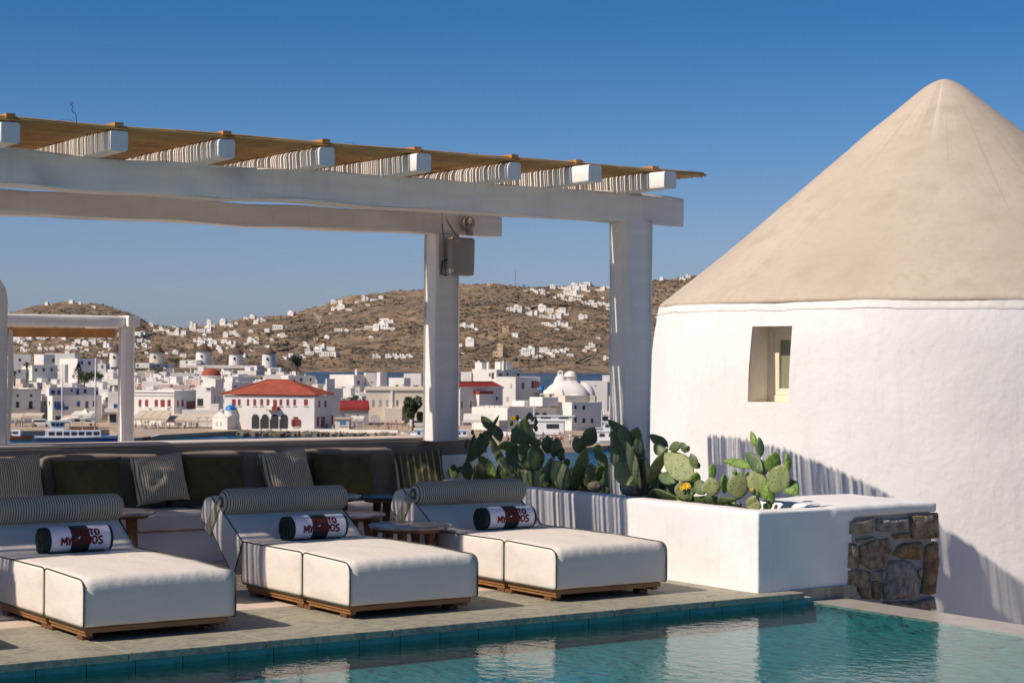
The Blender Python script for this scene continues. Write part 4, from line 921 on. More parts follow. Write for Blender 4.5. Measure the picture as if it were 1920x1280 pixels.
# ---- house builders
UB = {}
def ubox(m, name):
    k = (m, name)
    if k not in UB: UB[k] = MB().box(0, 1, 0, 1, 0, 1).mesh(name, m)
    return UB[k]
class House:
    def __init__(s, name, label, cat, x0, x1, x2, yt, yb, D, a=0, m='town_white', dep=None, group=None, roof=True, z0=None, par=.5):
        s.D = D; ar = math.radians(a); s.t = R0*math.cos(ar)+F0*math.sin(ar); s.w = F0*math.cos(ar)-R0*math.sin(ar)
        A = P(x0, yb, D); s.A = A; s.z0 = A.z; s.z1 = P(x0, yt, D).z
        def isec(o, d, x):
            r = ray(x, 675); r = Vector((r.x, r.y, 0)); q = o-CP
            det = d.x*(-r.y)+r.x*d.y; return (q.x*r.y-q.y*r.x)/det
        s.L = isec(A, s.t, x1); s.B = A+s.t*s.L
        if x2 is not None and x2 > x1: s.dep = isec(s.B, s.w, x2); s.side = 1
        elif x2 is not None and x2 < x0: s.dep = isec(A, s.w, x2); s.side = -1
        else: s.dep = dep or 8; s.side = 1
        if dep and x2 is None: s.dep = dep
        s.dep = min(max(s.dep, 2), 40)
        s.r = thing(name, label, cat, A, 0, group); s.a = math.atan2(s.t.y, s.t.x); s.m = m
        mb = MB(); zb = s.z0-4; h = s.z1-zb
        if roof and par:
            mb.frame((0, 0, -4), s.t, (0, 0, 1), s.w, s.L, h-par, s.dep)
            e = .25; hh = h-4-par
            mb.frame(Vector((0, 0, hh)), s.t, (0, 0, 1), s.w, s.L, par, e); mb.frame(s.w*(s.dep-e)+Vector((0, 0, hh)), s.t, (0, 0, 1), s.w, s.L, par, e)
            mb.frame(s.w*e+Vector((0, 0, hh)), s.t, (0, 0, 1), s.w, e, par, s.dep-2*e); mb.frame(s.w*e+s.t*(s.L-e)+Vector((0, 0, hh)), s.t, (0, 0, 1), s.w, e, par, s.dep-2*e)
        else: mb.frame((0, 0, -4), s.t, (0, 0, 1), s.w, s.L, h, s.dep)
        put('walls', mb, m, s.r)
    def plane(s, x, y, side):
        o, nn = (s.A, s.w) if not side else ((s.B, s.t) if s.side > 0 else (s.A, s.t))
        r = ray(x, y); k = (o-CP).dot(nn)/r.dot(nn); return CP+r*k-s.A
    def win(s, x0, y0, x1, y1, m='dark_opening', side=False, name='window', proud=.12, arch=False, sill=True):
        p = s.plane(x0, y1, side); q = s.plane(x1, y0, side); q2 = s.plane(x0, y0, side)
        h = abs(q2.z-p.z); w = Vector((q.x-p.x, q.y-p.y, 0)).length
        if side: d = s.w if s.side > 0 else -s.w; inn = -s.t if s.side > 0 else s.t
        else: d = s.t; inn = s.w
        ang = math.atan2(d.y, d.x)
        if arch:
            mb = MB(); k = 7; pts = [Vector((0, 0, 0)), Vector((w, 0, 0))]+[Vector((w/2+w/2*math.cos(math.pi*i/k), 0, h-w/2+w/2*math.sin(math.pi*i/k))) for i in range(k+1)]
            mb.prism(pts, (0, .2, 0)); o = put(name, mb, m, s.r, loc=p-inn*.06, rot=(0, 0, ang)); return o
        o = link(name, ubox(m, name), s.r, p-inn*proud*.5, (0, 0, ang)); o.scale = (w, proud, h)
        if sill and w > .6:
            b = link('sill', ubox('town_white', 'sill'), o); b.scale = (1+.4/w, 2.2, .16/h); b.location = (-.2/w, -1.2, -.16/h)
        return o
    def bit(s, name, u, v, z, L, Dp, hh, m=None):
        """box on the roof: u along facade, v away, z above roof"""
        o = link(name, ubox(m or s.m, name), s.r, s.t*u+s.w*v+Vector((0, 0, s.z1-s.z0+z)), (0, 0, s.a)); o.scale = (L, Dp, hh); return o
    def slab(s, name, x0, y0, x1, y1, out, m, side=False):
        """projecting piece (balcony, awning) traced on the facade"""
        p = s.plane(x0, y1, side); q = s.plane(x1, y0, side); q2 = s.plane(x0, y0, side); h = abs(q2.z-p.z); w = Vector((q.x-p.x, q.y-p.y, 0)).length
        d = (s.w if s.side > 0 else -s.w) if side else s.t; inn = (-s.t if s.side > 0 else s.t) if side else s.w
        o = link(name, ubox(m, name), s.r, p-inn*out, (0, 0, math.atan2(d.y, d.x))); o.scale = (w, out+.05, h); return o
def canopy(label, x0, x1, yt, yb, D, a=0, out=5, m='awning_cloth', n=1, legs=True, group='awnings and parasols on the harbour front'):
    """sloping cloth awnings on posts"""
    ar = math.radians(a); t = R0*math.cos(ar)+F0*math.sin(ar); w = F0*math.cos(ar)-R0*math.sin(ar)
    A = P(x0, yb, D); L = (P(x1, yb, D)-A).length/math.cos(ar); dz = P(x0, yt, D).z-A.z
    r = thing('awning', label, 'awning', A, 0, group)
    for i in range(n):
        l0, l1 = L*i/n+.06, L*(i+1)/n-.06; mb = MB(); up = Vector((0, 0, 1))
        a_, b_ = t*l0, t*l1; c_, d_ = b_+w*out+up*dz, a_+w*out+up*dz
        mb.hexa([a_-up*.0, b_, c_, d_, a_+up*.12, b_+up*.12, c_+up*.12, d_+up*.12]); mb.hexa([a_-up*.5, b_-up*.5, b_-up*.5+w*.05, a_-up*.5+w*.05, a_, b_, b_+w*.05, a_+w*.05]); put('cloth', mb, m, r)
    if legs:
        for i in range(n+1):
            mb = MB(); p = t*(L*i/n); mb.tube([p+w*.2, p+w*.2-Vector((0, 0, 2.6))], .07, 5); put('pole', mb, 'town_white', r)
    return r
G1 = 'white houses in the first rows behind the harbour'
# --- ground pieces: quays
def quay(name, pix, z, depth_pts, m='quay_ground', th=2.5):
    pts = [gp(a, b, z) for a, b in pix]+[gp(a, b, z) for a, b in depth_pts]; mb = MB(); mb.prism([p-Vector((0, 0, th)) for p in pts][::-1], (0, 0, th)); return struct(name, mb, m)
quay('quay', [(-260, 808), (20, 808), (75, 807), (205, 805), (236, 821), (262, 820), (300, 815), (425, 808), (470, 806)], -15.0, [(480, 797), (470, 790), (-260, 786)])
quay('quay', [(455, 808), (560, 808), (660, 812), (750, 813)], -15.1, [(800, 808), (860, 800), (860, 778), (455, 782)], m='quay_ground')
quay('pier', [(700, 812), (790, 816), (905, 818), (932, 832), (1000, 838), (1100, 838), (1150, 834)], -15.0, [(1180, 790), (1180, 770), (840, 778), (720, 790)])
# seawall and rocks along the water
sw = thing('seawall', 'low white harbour seawall in front of the crowd and the kiosk', 'wall', gp(580, 809, -15)); mb = MB(); a, b = gp(578, 809, -15.1), gp(746, 812, -15.1)
d = (b-a).normalized(); mb.frame(-Vector((0, 0, .3)), d, (0, 0, 1), Vector((-d.y, d.x, 0)), (b-a).length, 1.0, .7); o = put('wall', mb, 'town_white', sw, loc=a-sw.location)
mb = MB()
for i in range(420):
    x = 448+rnd.random()*305; b = 811+3*(x-448)/300; c = gp(x, b+rnd.uniform(-2.5, 3.5), -16.0+rnd.random()*.7); blob(mb, c, rnd.uniform(.35, 1.1), rnd.uniform(.3, .8))
tag(put('shore_rocks', mb, 'quay_stone'), 'brown rocks heaped along the harbour waterline', 'rocks', kind='stuff')

# --- first row, left
h = House('harbour_house', 'grey shaded harbour house at far left with two tall dark upper windows', 'house', 10, 77, None, 729, 800, 486, 38, dep=14, group=None)
for q in ((30, 753, 36, 764), (31, 739, 35, 744), (56, 739, 60, 744)): h.win(*q)
h.win(54, 752, 61, 768, name='door'); h.slab('balcony', 50, 766, 66, 768, .9, 'town_grey'); h.bit('cornice', -.2, -.2, -.35, h.L+.4, .2, .3, 'stone_trim')
canopy('beige awning under the grey shaded house at far left', 42, 79, 775, 780, 470, 0, 3); canopy('plain awning at the left edge beside the white post', 5, 40, 776, 783, 465, 0, 4)
h = House('harbour_house', 'large shaded white house with blue balcony and blue shutters behind the masts', 'house', 98, 191, 90, 742, 800, 488, 38)
for q in ((144, 752, 150, 762), (160, 752, 166, 765), (174, 752, 180, 762)): h.win(*q, m='blue_wood')
for q in ((102, 753, 106, 764), (107, 753, 113, 766), (114, 753, 120, 764)): h.win(*q, m='blue_wood')
h.slab('balcony', 103, 762, 126, 768, .8, 'blue_wood'); h.win(92, 752, 94, 758, side=True)
h.win(104, 780, 118, 793, name='doorway'); h.win(140, 782, 150, 795, name='doorway'); h.win(160, 782, 172, 795, name='doorway')
h2 = House('harbour_house', 'upper white storey with four blue windows set back above the blue balcony house', 'house', 92, 185, 86, 726, 744, 500, 38)
for q in ((96, 731, 103, 739), (108, 731, 113, 739), (143, 729, 148, 740), (157, 730, 162, 737), (180, 733, 184, 740)): h2.win(*q, m='blue_wood')
h2.win(133, 729, 136, 734)
h = House('harbour_house', 'narrow white house with a balcony right of the masts, cut by the thin post', 'house', 202, 246, None, 735, 796, 485, 10, dep=10)
h.win(213, 757, 220, 765, 'blue_wood'); h.slab('balcony', 196, 765, 222, 772, 1.2, 'town_white'); h.win(205, 776, 218, 792, name='doorway')
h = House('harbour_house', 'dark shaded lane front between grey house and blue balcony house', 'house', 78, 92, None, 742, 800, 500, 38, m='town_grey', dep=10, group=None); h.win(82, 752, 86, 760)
h = House('neoclassic_house', 'cream white house with maroon shutters and corniced roof above the beige awnings', 'house', 251, 327, 368, 731, 798, 480, -22, m='town_white')
for q in ((260, 749, 265, 762), (272, 749, 278, 762), (290, 749, 296, 762), (301, 749, 309, 763), (314, 749, 320, 762)): h.win(*q, m='maroon_wood')
for q in ((332, 751, 335, 763), (340, 750, 344, 762)): h.win(*q, m='maroon_wood', side=True)
h.win(350, 752, 365, 767, 'maroon_wood', True, name='shutter_door', proud=.3); h.slab('balcony', 262, 764, 283, 770, .9, 'town_white'); h.slab('balcony', 295, 764, 317, 770, .9, 'town_white')
h.bit('cornice', -.3, -.3, -.5, h.L+.6, .3, .35, 'town_white'); h.bit('cornice', -.15, -.15, -1.4, h.L+.3, .15, .2, 'town_grey')
canopy('row of beige awnings under the house with maroon shutters', 248, 312, 771, 784, 455, -4, 7, n=4)
canopy('long beige awnings over the cafe tables beside the small chapel', 312, 402, 778, 788, 458, 0, 6, n=3)
h = House('white_house', 'bright white house with a wide dark veranda window behind the cafe', 'house', 368, 396, 419, 724, 790, 500, -25); h.win(370, 747, 381, 761, name='veranda'); h.win(387, 727, 395, 731); h.win(401, 743, 405, 757, 'town_grey', True); h.win(408, 743, 412, 757, 'town_grey', True); h.bit('roof_room', 1, 1.5, -.5, 4, 4, 2.5)
h = House('white_house', 'low long white annex with flat roof just behind the chapel', 'house', 341, 418, None, 768, 795, 470, 0, dep=8); h.bit('roof_block', 7, 1, -.5, 2, 3, 2)
# chapel with blue dome
ch = House('chapel', 'small white harbour chapel with a bright blue dome', 'chapel', 398, 427, 463, 781, 809, 452, -38, roof=False)
def gable(hs, side, yap, name='gable', m='town_white', thick=.4):
    if side: o = hs.B-hs.A; d = hs.w; L = hs.dep; inn = -hs.t
    else: o = Vector(); d = hs.t; L = hs.L; inn = hs.w
    z = hs.z1-hs.z0; ap = yap; mb = MB(); e = -inn*.1
    mb.prism([o+Vector((0, 0, z))+e, o+d*L+Vector((0, 0, z))+e, o+d*L/2+Vector((0, 0, z+ap))+e], inn*thick); return put(name, mb, m, hs.r)
gable(ch, False, 1.3); gable(ch, True, 1.3)
dc = ch.t*ch.L*.78+ch.w*ch.dep*.35+Vector((0, 0, ch.z1-ch.z0)); mb = MB(); mb.lathe([(1.35, -.2), (1.35, 1.5), (1.45, 1.55), (1.45, 1.65), (.01, 1.66)], n=20); put('drum', mb, 'town_white', ch.r, loc=dc); mb = MB(); mb.lathe([(1.4*math.cos(a), 1.66+1.25*math.sin(a)) for a in [math.pi/16*k for k in range(9)]]+[(.03, 2.95), (.03, 3.4)], n=24); put('dome', mb, 'blue_dome', ch.r, smooth=True, loc=dc)
for x in (405, 413): ch.win(x, 790, x+3, 798, 'town_grey', arch=True)
ch.win(443, 793, 447, 805, 'blue_wood', True, name='door')
# town hall
th_ = House('town_hall', 'long white two storey hall with a red tiled hipped roof and ground floor arcade', 'town hall', 420, 590, 622, 741, 806, 452, -16, roof=False, z0=0)
th_.z1 = P(420, 738, 452).z
for x0, x1 in ((435, 442), (446, 451), (463, 467), (475, 480), (488, 493), (500, 505), (524, 529), (537, 542), (550, 555), (570, 577)): th_.win(x0, 748, x1, 760 if x1 != 442 else 762, 'maroon_wood')
th_.win(512, 749, 519, 765, 'maroon_wood', name='door'); th_.slab('balcony', 503, 762, 524, 769, 1.2, 'maroon_wood'); th_.slab('flag_panel', 504, 761, 514, 768, 1.3, 'town_white')
for x0 in (472, 490, 508, 526): th_.win(x0, 776, x0+14, 803, 'dark_opening', arch=True, name='arch')
for x0 in (487.5, 505.5, 523.5): th_.slab('column', x0, 785, x0+1.6, 803, .35, 'stone_trim')
th_.win(550, 781, 559, 800, 'maroon_wood', name='door'); th_.slab('shutter', 547, 786, 551, 798, .3, 'maroon_wood'); th_.slab('shutter', 559, 786, 563, 798, .3, 'maroon_wood')
for x0, x1 in ((597, 600), (608, 612)): th_.win(x0, 751, x1, 763, 'maroon_wood', True)
for x0, x1 in ((594, 598), (602, 609)): th_.win(x0, 781, x1, 799, 'maroon_wood', True, name='door')
def hip(hs, hgt, over, m, name='roof', inset=None, z=0, tiles=True):
    t, w = hs.t, hs.w; L, Dp = hs.L, hs.dep; b = Vector((0, 0, hs.z1-hs.z0+z)); i = inset or Dp/2
    e = [b-t*over-w*over, b+t*(L+over)-w*over, b+t*(L+over)+w*(Dp+over), b-t*over+w*(Dp+over)]; r1, r2 = b+t*i+w*Dp/2+Vector((0, 0, hgt)), b+t*(L-i)+w*Dp/2+Vector((0, 0, hgt))
    u = Vector((0, 0, .18)); mb = MB(); mb.add([p-u for p in e]+e+[r1, r2], [(3, 2, 1, 0), (0, 1, 5, 4), (1, 2, 6, 5), (2, 3, 7, 6), (3, 0, 4, 7), (4, 5, 9, 8), (5, 6, 9), (6, 7, 8, 9), (7, 4, 8)])
    o = put(name, mb, m, hs.r)
    mb = MB()
    for a_, b_ in ((r1, r2), (r1, e[0]), (r2, e[1]), (r2, e[2])): mb.tube([a_+Vector((0, 0, .05)), b_+Vector((0, 0, .05))], .16, 5)
    put('ridge_tiles', mb, 'stone_trim' if 0 else m, o)
    return o
hip(th_, 3.4, .5, 'red_roof', inset=9)
h = House('shaded_hall_wing', 'shaded white wing with stepped wall right of the red roofed hall', 'house', 612, 638, None, 745, 804, 470, 40, dep=6); h.win(620, 779, 625, 796, 'maroon_wood', name='door'); h.bit('stepped_wall', 0, 0, -.2, 5, .5, 2.5); h.bit('stepped_wall', 0, 0, 2.2, 2.5, .5, 2.5)
# barrel-vault church
bv = House('vaulted_church', 'white church with a maroon barrel vault roof beside the kiosk', 'church', 636, 692, None, 769, 797, 490, 12, roof=False, m='town_grey', dep=7)  # white church: shade on the walls is put in as grey colour
mb = MB(); zz = bv.z1-bv.z0; n = 12; vs = []
for i, s_ in enumerate((-.2, bv.L+.2)):
    for k in range(n+1):
        a = math.pi*k/n; vs.append(bv.t*s_+bv.w*(3.5-3.8*math.cos(a))+Vector((0, 0, zz+2.6*math.sin(a))))
mb.add(vs, [(k, k+1, n+2+k, n+1+k) for k in range(n)]+[tuple(range(n+1)), tuple(reversed(range(n+1, 2*n+2)))]); put('vault_roof', mb, 'maroon_roof', bv.r, smooth=False)
mb = MB(); mb.prism([bv.t*(-.6)+bv.w*(3.5-4.1*math.cos(math.pi*k/n))+Vector((0, 0, zz-.3+3.1*math.sin(math.pi*k/n))) for k in range(n+1)], bv.t*.45); put('end_wall', mb, 'town_white', bv.r); bv.win(669, 776, 672, 780)
def dome(label, x, yb, yt, wpx, D, m, drum=1.5, name='domed_church', cat='dome', lant=False, drumm='town_white'):
    s = D/FPX; c = P(x, yb, D); r = wpx/2*s; r_ = thing(name, label, cat, c); hh = (yb-yt)*s
    mb = MB(); mb.lathe([(r*.97, -4), (r*.97, drum), (r*1.03, drum+.05), (r*1.03, drum+.25), (.01, drum+.26)], n=16); put('drum', mb, drumm, r_)
    mb = MB(); mb.lathe([(r*math.cos(a), drum+.25+(hh-drum)*math.sin(a)) for a in [math.pi/16*k for k in range(9)]], n=24); put('dome', mb, m, r_, smooth=True)
    if lant: mb = MB(); mb.lathe([(.3, hh), (.3, hh+1), (.01, hh+1.5)], n=8); put('lantern', mb, 'town_white', r_)
    return r_
dome('large red dome of a church above the cream house roofs', 396, 716, 691, 37, 640, 'red_roof', 2.0)
dome('small half hidden red dome right behind the hall roof', 620, 737, 725, 16, 560, 'maroon_roof', .7)
dome('lower small red dome between the hall and the barrel vault', 631, 748, 734, 17, 530, 'maroon_roof', .8)
# kiosk
k = House('kiosk', 'pale yellow kiosk with a screen beside its awning on the quay', 'kiosk', 628, 655, None, 785, 808, 440, -6, m='town_cream', dep=3); k.win(637, 789, 649, 797, 'shirt_blue', name='screen'); k.bit('flat_roof', -.3, -.4, 0, k.L+.6, 3.8, .25, 'awning_cloth')
canopy('cream awning on the right of the yellow kiosk', 656, 682, 781, 785, 445, 0, 4, 'awning_white', n=2)
# municipal building
mu = House('school_building', 'long cream neoclassical building with arched upper windows and arched doorway coloured as shade', 'public building', 686, 812, None, 725, 800, 505, -5, m='town_cream', dep=14)
for x in (697, 710, 723, 742, 756, 770, 786): mu.win(x, 748, x+5, 762, 'leaf_green' if 0 else 'town_grey', arch=True); mu.win(x+1.3, 750, x+3.9, 761, 'dark_opening', arch=True, proud=.2)
mu.win(694, 777, 712, 793, 'town_grey', arch=True, name='archway'); mu.win(739, 772, 745, 781); mu.bit('cornice', -.4, -.4, -.9, mu.L+.8, .4, .5, 'town_cream'); mu.bit('cornice', -.2, -.2, -1.3, mu.L+.4, .2, .2, 'town_grey'); mu.bit('buttress', 6.8, -.35, -10, .5, .35, 9, 'town_white'); mu.slab('annex', 724, 764, 756, 797, 2.5, 'town_cream');  # archway is a grey panel painted for the shade under the arch
# row behind: named
def simple(label, x0, x1, x2, yt, yb, D, a=-25, m='town_white', wins=(), dep=None, name='white_house', group=None, vault=False, chim=()):
    h = House(name, label, 'house', x0, x1, x2, yt, yb, D, a, m, dep=dep, group=group)
    for q in wins: h.win(*q[:4], *(q[4:5] or ('dark_opening',)), side=(len(q) > 5 and q[5]), sill=False)
    for (u, hh) in chim: chimney(h, u, hh)
    return h
def chimney(h, u, hh, w=.7):
    mb = MB(); mb.frame((0, 0, 0), h.t, (0, 0, 1), h.w, w, hh*.8, w); mb.ball(h.t*w/2+h.w*w/2+Vector((0, 0, hh*.8)), w*.62, w*.62, hh*.22, 8, 6); return put('chimney', mb, 'town_white', h.r, loc=h.t*u+h.w*1.2+Vector((0, 0, h.z1-h.z0-.4)))
simple('big white house with one blue window in its shaded side, above the maroon vault', 618, 664, 685, 702, 748, 600, -30, wins=[(670, 713, 674, 721, 'blue_wood', True)], chim=((9, 2.2),))
simple('white house with vaulted top left of the grey slotted tower house', 686, 705, None, 699, 726, 600, 10, wins=[(696, 715, 698, 718)], dep=7)
simple('tall narrow white house with shaded right side before the strait', 706, 713, 726, 698, 727, 590, -35)
simple('wide white house with dark pipes on its wall above the cream building', 729, 758, 770, 708, 727, 570, -25, wins=[(742, 721, 747, 725), (755, 720, 757, 723)])
simple('white cube house with orange pot on its terrace beside the rear post', 757, 790, None, 700, 727, 580, -10, wins=[(775, 722, 785, 726)], dep=8)
simple('white house filling the gap below the blue windowed house', 623, 640, 655, 724, 760, 560, -25, wins=[(632, 727, 634, 730)])
simple('white house with a red and a dark door behind the hall ridge', 527, 541, 592, 704, 720, 600, -60, wins=[(550, 711, 553, 715, 'dark_opening', True), (562, 709, 567, 715, 'maroon_wood', True), (581, 709, 584, 714, 'dark_opening', True)])
simple('long low white house above the hall roof at its left', 497, 545, None, 702, 720, 610, 0, dep=8)
simple('plain white block left of the red dome', 345, 376, None, 712, 732, 620, -10, m='town_pink', wins=[(369, 705+8, 372, 718)], dep=8)
simple('white block right of the red dome with grey flat roof', 417, 436, 474, 706, 728, 640, -40, chim=((2, 2),))
simple('grey shaded white house below the dome to its right', 412, 435, 475, 716, 742, 580, -40, wins=[(440, 723, 443, 726, 'dark_opening', True)])
simple('tan terrace house below the red dome with three dark openings', 370, 397, 413, 722, 740, 560, -25, wins=[(384, 727, 394, 731), (402, 726, 405, 730, 'dark_opening', True)])
# right cluster
r1 = simple('tall white house with maroon balcony and shaded right side near the white church', 929, 967, 1013, 706, 760, 520, -30, wins=[(957, 719, 960, 728, 'stone_trim'), (978, 717, 983, 729, 'dark_opening', True), (949, 744, 954, 752, 'stone_trim')])
r1.win(997, 715, 1009, 727, 'maroon_wood', True, name='balcony_window', proud=1.2)
r2 = simple('upper storey white house with chimney blocks beside the rear post', 885, 931, 979, 692, 712, 560, -35, wins=[(936, 700, 941, 705, 'dark_opening', True), (950, 699, 953, 704, 'dark_opening', True), (969, 700, 974, 705, 'dark_opening', True), (917, 699, 920, 706), (922, 698, 926, 710)], chim=((1, 3), (4.5, 2.6), (10, 3)))
r2.bit('roof_block', .3, 1, -.3, 2.6, 3, 2.4); r2.bit('roof_block', 7, 2, -.3, 2, 3, 2.6); r2.bit('roof_block', 5, 8, -.3, 2, 3, 2.4)
simple('white house with an arched side at the right edge of the rear post', 864, 884, None, 697, 716, 560, -10, dep=8)
cr = House('church', 'shaded white church with a maroon sloping roof near the ferry', 'church', 862, 943, None, 727, 780, 490, 42, roof=False, dep=6, m='town_white'); hip(cr, 1.5, .1, 'maroon_roof', inset=1.0)
for q in ((901, 750, 905, 757), (865, 752, 867, 765), (882, 752, 884, 764), (930, 743, 933, 750)): cr.win(*q)
cr.slab('porch', 889, 738, 914, 760, 2, 'town_white'); cr.slab('porch_roof', 888, 733, 914, 738, 2.4, 'maroon_roof'); cr.slab('parapet_band', 862, 725, 944, 729, .25, 'town_white')
simple('low sunlit white terrace building left of the long shaded front', 893, 952, None, 761, 790, 462, -12, dep=8, wins=[(917, 761.5, 919, 763), (926, 761.5, 928, 763), (936, 761.5, 938, 763)])
canopy('white tent roofs beside the ferry behind the cactus', 868, 925, 777, 788, 445, 0, 6, 'awning_white', n=3)
lf = House('long_harbour_building', 'long shaded grey blue harbour front with three arched windows', 'harbour building', 951, 1072, None, 765, 820, 450, 36, m='town_white', dep=15)
for x in (988, 1002, 1016): lf.win(x, 773, x+10, 787, 'dark_opening', arch=True, name='arched_window')
lf.win(1046, 780, 1052, 790); lf.win(1060, 780, 1064, 792)
lf.bit('roof_room', 8, 4, 0, 6, 5, 1.6); lf.bit('roof_room', 18, 4, 0, 5, 5, 1.8); lf.bit('roof_panel', 2, 2, 0, 5, 3, .3, 'stone_trim')
rf = House('corner_building', 'shaded three storey white corner building at the right end of the harbour front', 'harbour building', 1072, 1129, None, 754, 812, 455, 38, dep=14)
for q in ((1077, 760, 1081, 767), (1092, 760, 1097, 768), (1077, 782, 1081, 792), (1092, 784, 1097, 793), (1108, 784, 1112, 793)): rf.win(*q)
rf.bit('terrace_room', -6, 4, -1, 5, 5, 2.2); rf.bit('terrace_room', 2, 5, -.5, 8, 5, 2.0, 'town_cream')
rw = simple('white flat house behind the rounded white church, above the corner building', 1088, 1139, 1142, 714, 745, 540, -8, wins=[(1115, 722, 1117, 724)])
rw.bit('roof_room', rw.L*.8, 1, -.3, 3, 3, 2.0)
hv = House('vault_house', 'cream roof terrace with a row of small holes under the rounded church', 'house', 1068, 1116, None, 742, 760, 500, -6, m='town_cream', dep=7)
for i in range(9): hv.win(1075+4.3*i, 745, 1077+4.3*i, 746.5, 'stone_trim', sill=False)
# rounded white church (organic masses)
pc = thing('rounded_church', 'rounded all-white church with small dome and bell gable rising above the harbour', 'church', P(1060, 755, 530)); s = 530/FPX
def mass(x, yb, yt, w, dp, D, e=.55, name='mass'):
    c = P(x, yb, D); hh = (yb-yt)*D/FPX; mb = MB(); n = 20; vs = []; k = 10
    for i in range(k+1):
        t = i/k; f = (1-t**2.6)**e if t < 1 else 0
        for j in range(n):
            a = 2*math.pi*j/n; q = (abs(math.cos(a))**4+abs(math.sin(a))**4)**-.25
            vs.append(c+R0*(w*D/FPX/2*f*q*math.cos(a))+F0*(dp/2*f*q*math.sin(a))+Vector((0, 0, hh*t+.12*noise.noise(Vector((j, i, x)))))-pc.location)
    mb.add(vs, [(i*n+j, i*n+(j+1) % n, (i+1)*n+(j+1) % n, (i+1)*n+j) for i in range(k) for j in range(n)]); return put(name, mb, 'town_white', pc, smooth=True)
mass(1062, 760, 712, 92, 12, 528); mass(1050, 762, 700, 34, 10, 530); mass(1070, 762, 703, 44, 9, 531); mass(1030, 762, 728, 44, 8, 527); mass(1095, 762, 716, 46, 9, 529); mass(1078, 762, 735, 40, 6, 524)
c = P(1070, 713, 530)-pc.location; mb = MB(); mb.lathe([(1.75, -1), (1.75, 1.0), (1.95, 1.05), (1.95, 1.25)]+[(1.85*math.cos(a), 1.25+1.45*math.sin(a)) for a in [math.pi/14*k for k in range(8)]], n=20); put('dome', mb, 'town_white', pc, smooth=True, loc=c)
c = P(1045, 712, 530); mb = MB(); w_ = 11*530/FPX
for u in (0, w_*.72): mb.frame(R0*u, R0, (0, 0, 1), F0, w_*.28, 2.0, .8)
pts = [R0*(w_/2+w_/2*math.cos(a))+Vector((0, 0, 1.95+.85*math.sin(a))) for a in [math.pi*k/8 for k in range(9)]]; pin = [R0*(w_/2+w_*.22*math.cos(a))+Vector((0, 0, 1.95+.35*math.sin(a))) for a in [math.pi*k/8 for k in range(9)]]
for i in range(8): mb.hexa([pin[i], pin[i+1], pin[i+1]+F0*.8, pin[i]+F0*.8, pts[i], pts[i+1], pts[i+1]+F0*.8, pts[i]+F0*.8])
put('bell_gable', mb, 'town_white', pc, loc=c-pc.location)
mb = MB(); q = P(1054, 755, 520); mb.lathe([(1.5, -1), (1.1, 1), (.6, 2.6), (.15, 4.0), (.01, 4.2)], n=10); put('cone_vent', mb, 'town_white', pc, loc=q-pc.location)
simple('shaded arcade house with a turquoise dome edge left of the rounded church', 1012, 1030, 1040, 738, 770, 505, -30, wins=[(1013, 740, 1021, 752)], m='town_cream')
mb = MB(); mb.lathe([(.9*math.cos(a), .9*math.sin(a)) for a in [math.pi/12*k for k in range(7)]], n=14); o = put('blue_cupola', mb, 'blue_dome', None, smooth=True, loc=P(1015, 730, 515)); tag(o, 'tiny bright blue cupola left of the rounded white church', 'dome')
ex = simple('white building with blue grey side by the pier crowd', 925, 936, 953, 788, 812, 435, -30, m='town_cream')
# left back, named
simple('white house with an arch at the left behind the grey house', 22, 55, None, 692, 732, 620, 20, dep=8, wins=[(34, 683+10, 38, 698), (50, 699, 53, 704)])
simple('grey fronted wide house behind the date palm', 60, 108, None, 684, 706, 640, 32, dep=12, wins=[(65, 691, 70, 696), (80, 690, 84, 696), (95, 690, 99, 696)])
simple('tall white house with two blue shutters behind the conifer', 145, 183, 112, 672, 700, 660, 35, wins=[(151, 677, 156, 683, 'blue_wood'), (165, 677, 170, 684, 'blue_wood')])
simple('bright white corner house right of the date palm', 111, 122, 128, 683, 706, 630, -20, wins=[])
simple('white two step house at upper left beside the white post', 22, 58, None, 664, 690, 720, 15, dep=8, wins=[(35, 672, 39, 677)])
simple('white stepped house with long roof terrace at upper left', 64, 82, 103, 664, 684, 740, -40, wins=[(98, 672, 102, 679, 'dark_opening', True)])
simple('long white roof terrace house above the blue shuttered one', 84, 140, None, 662, 672, 760, 0, dep=10)
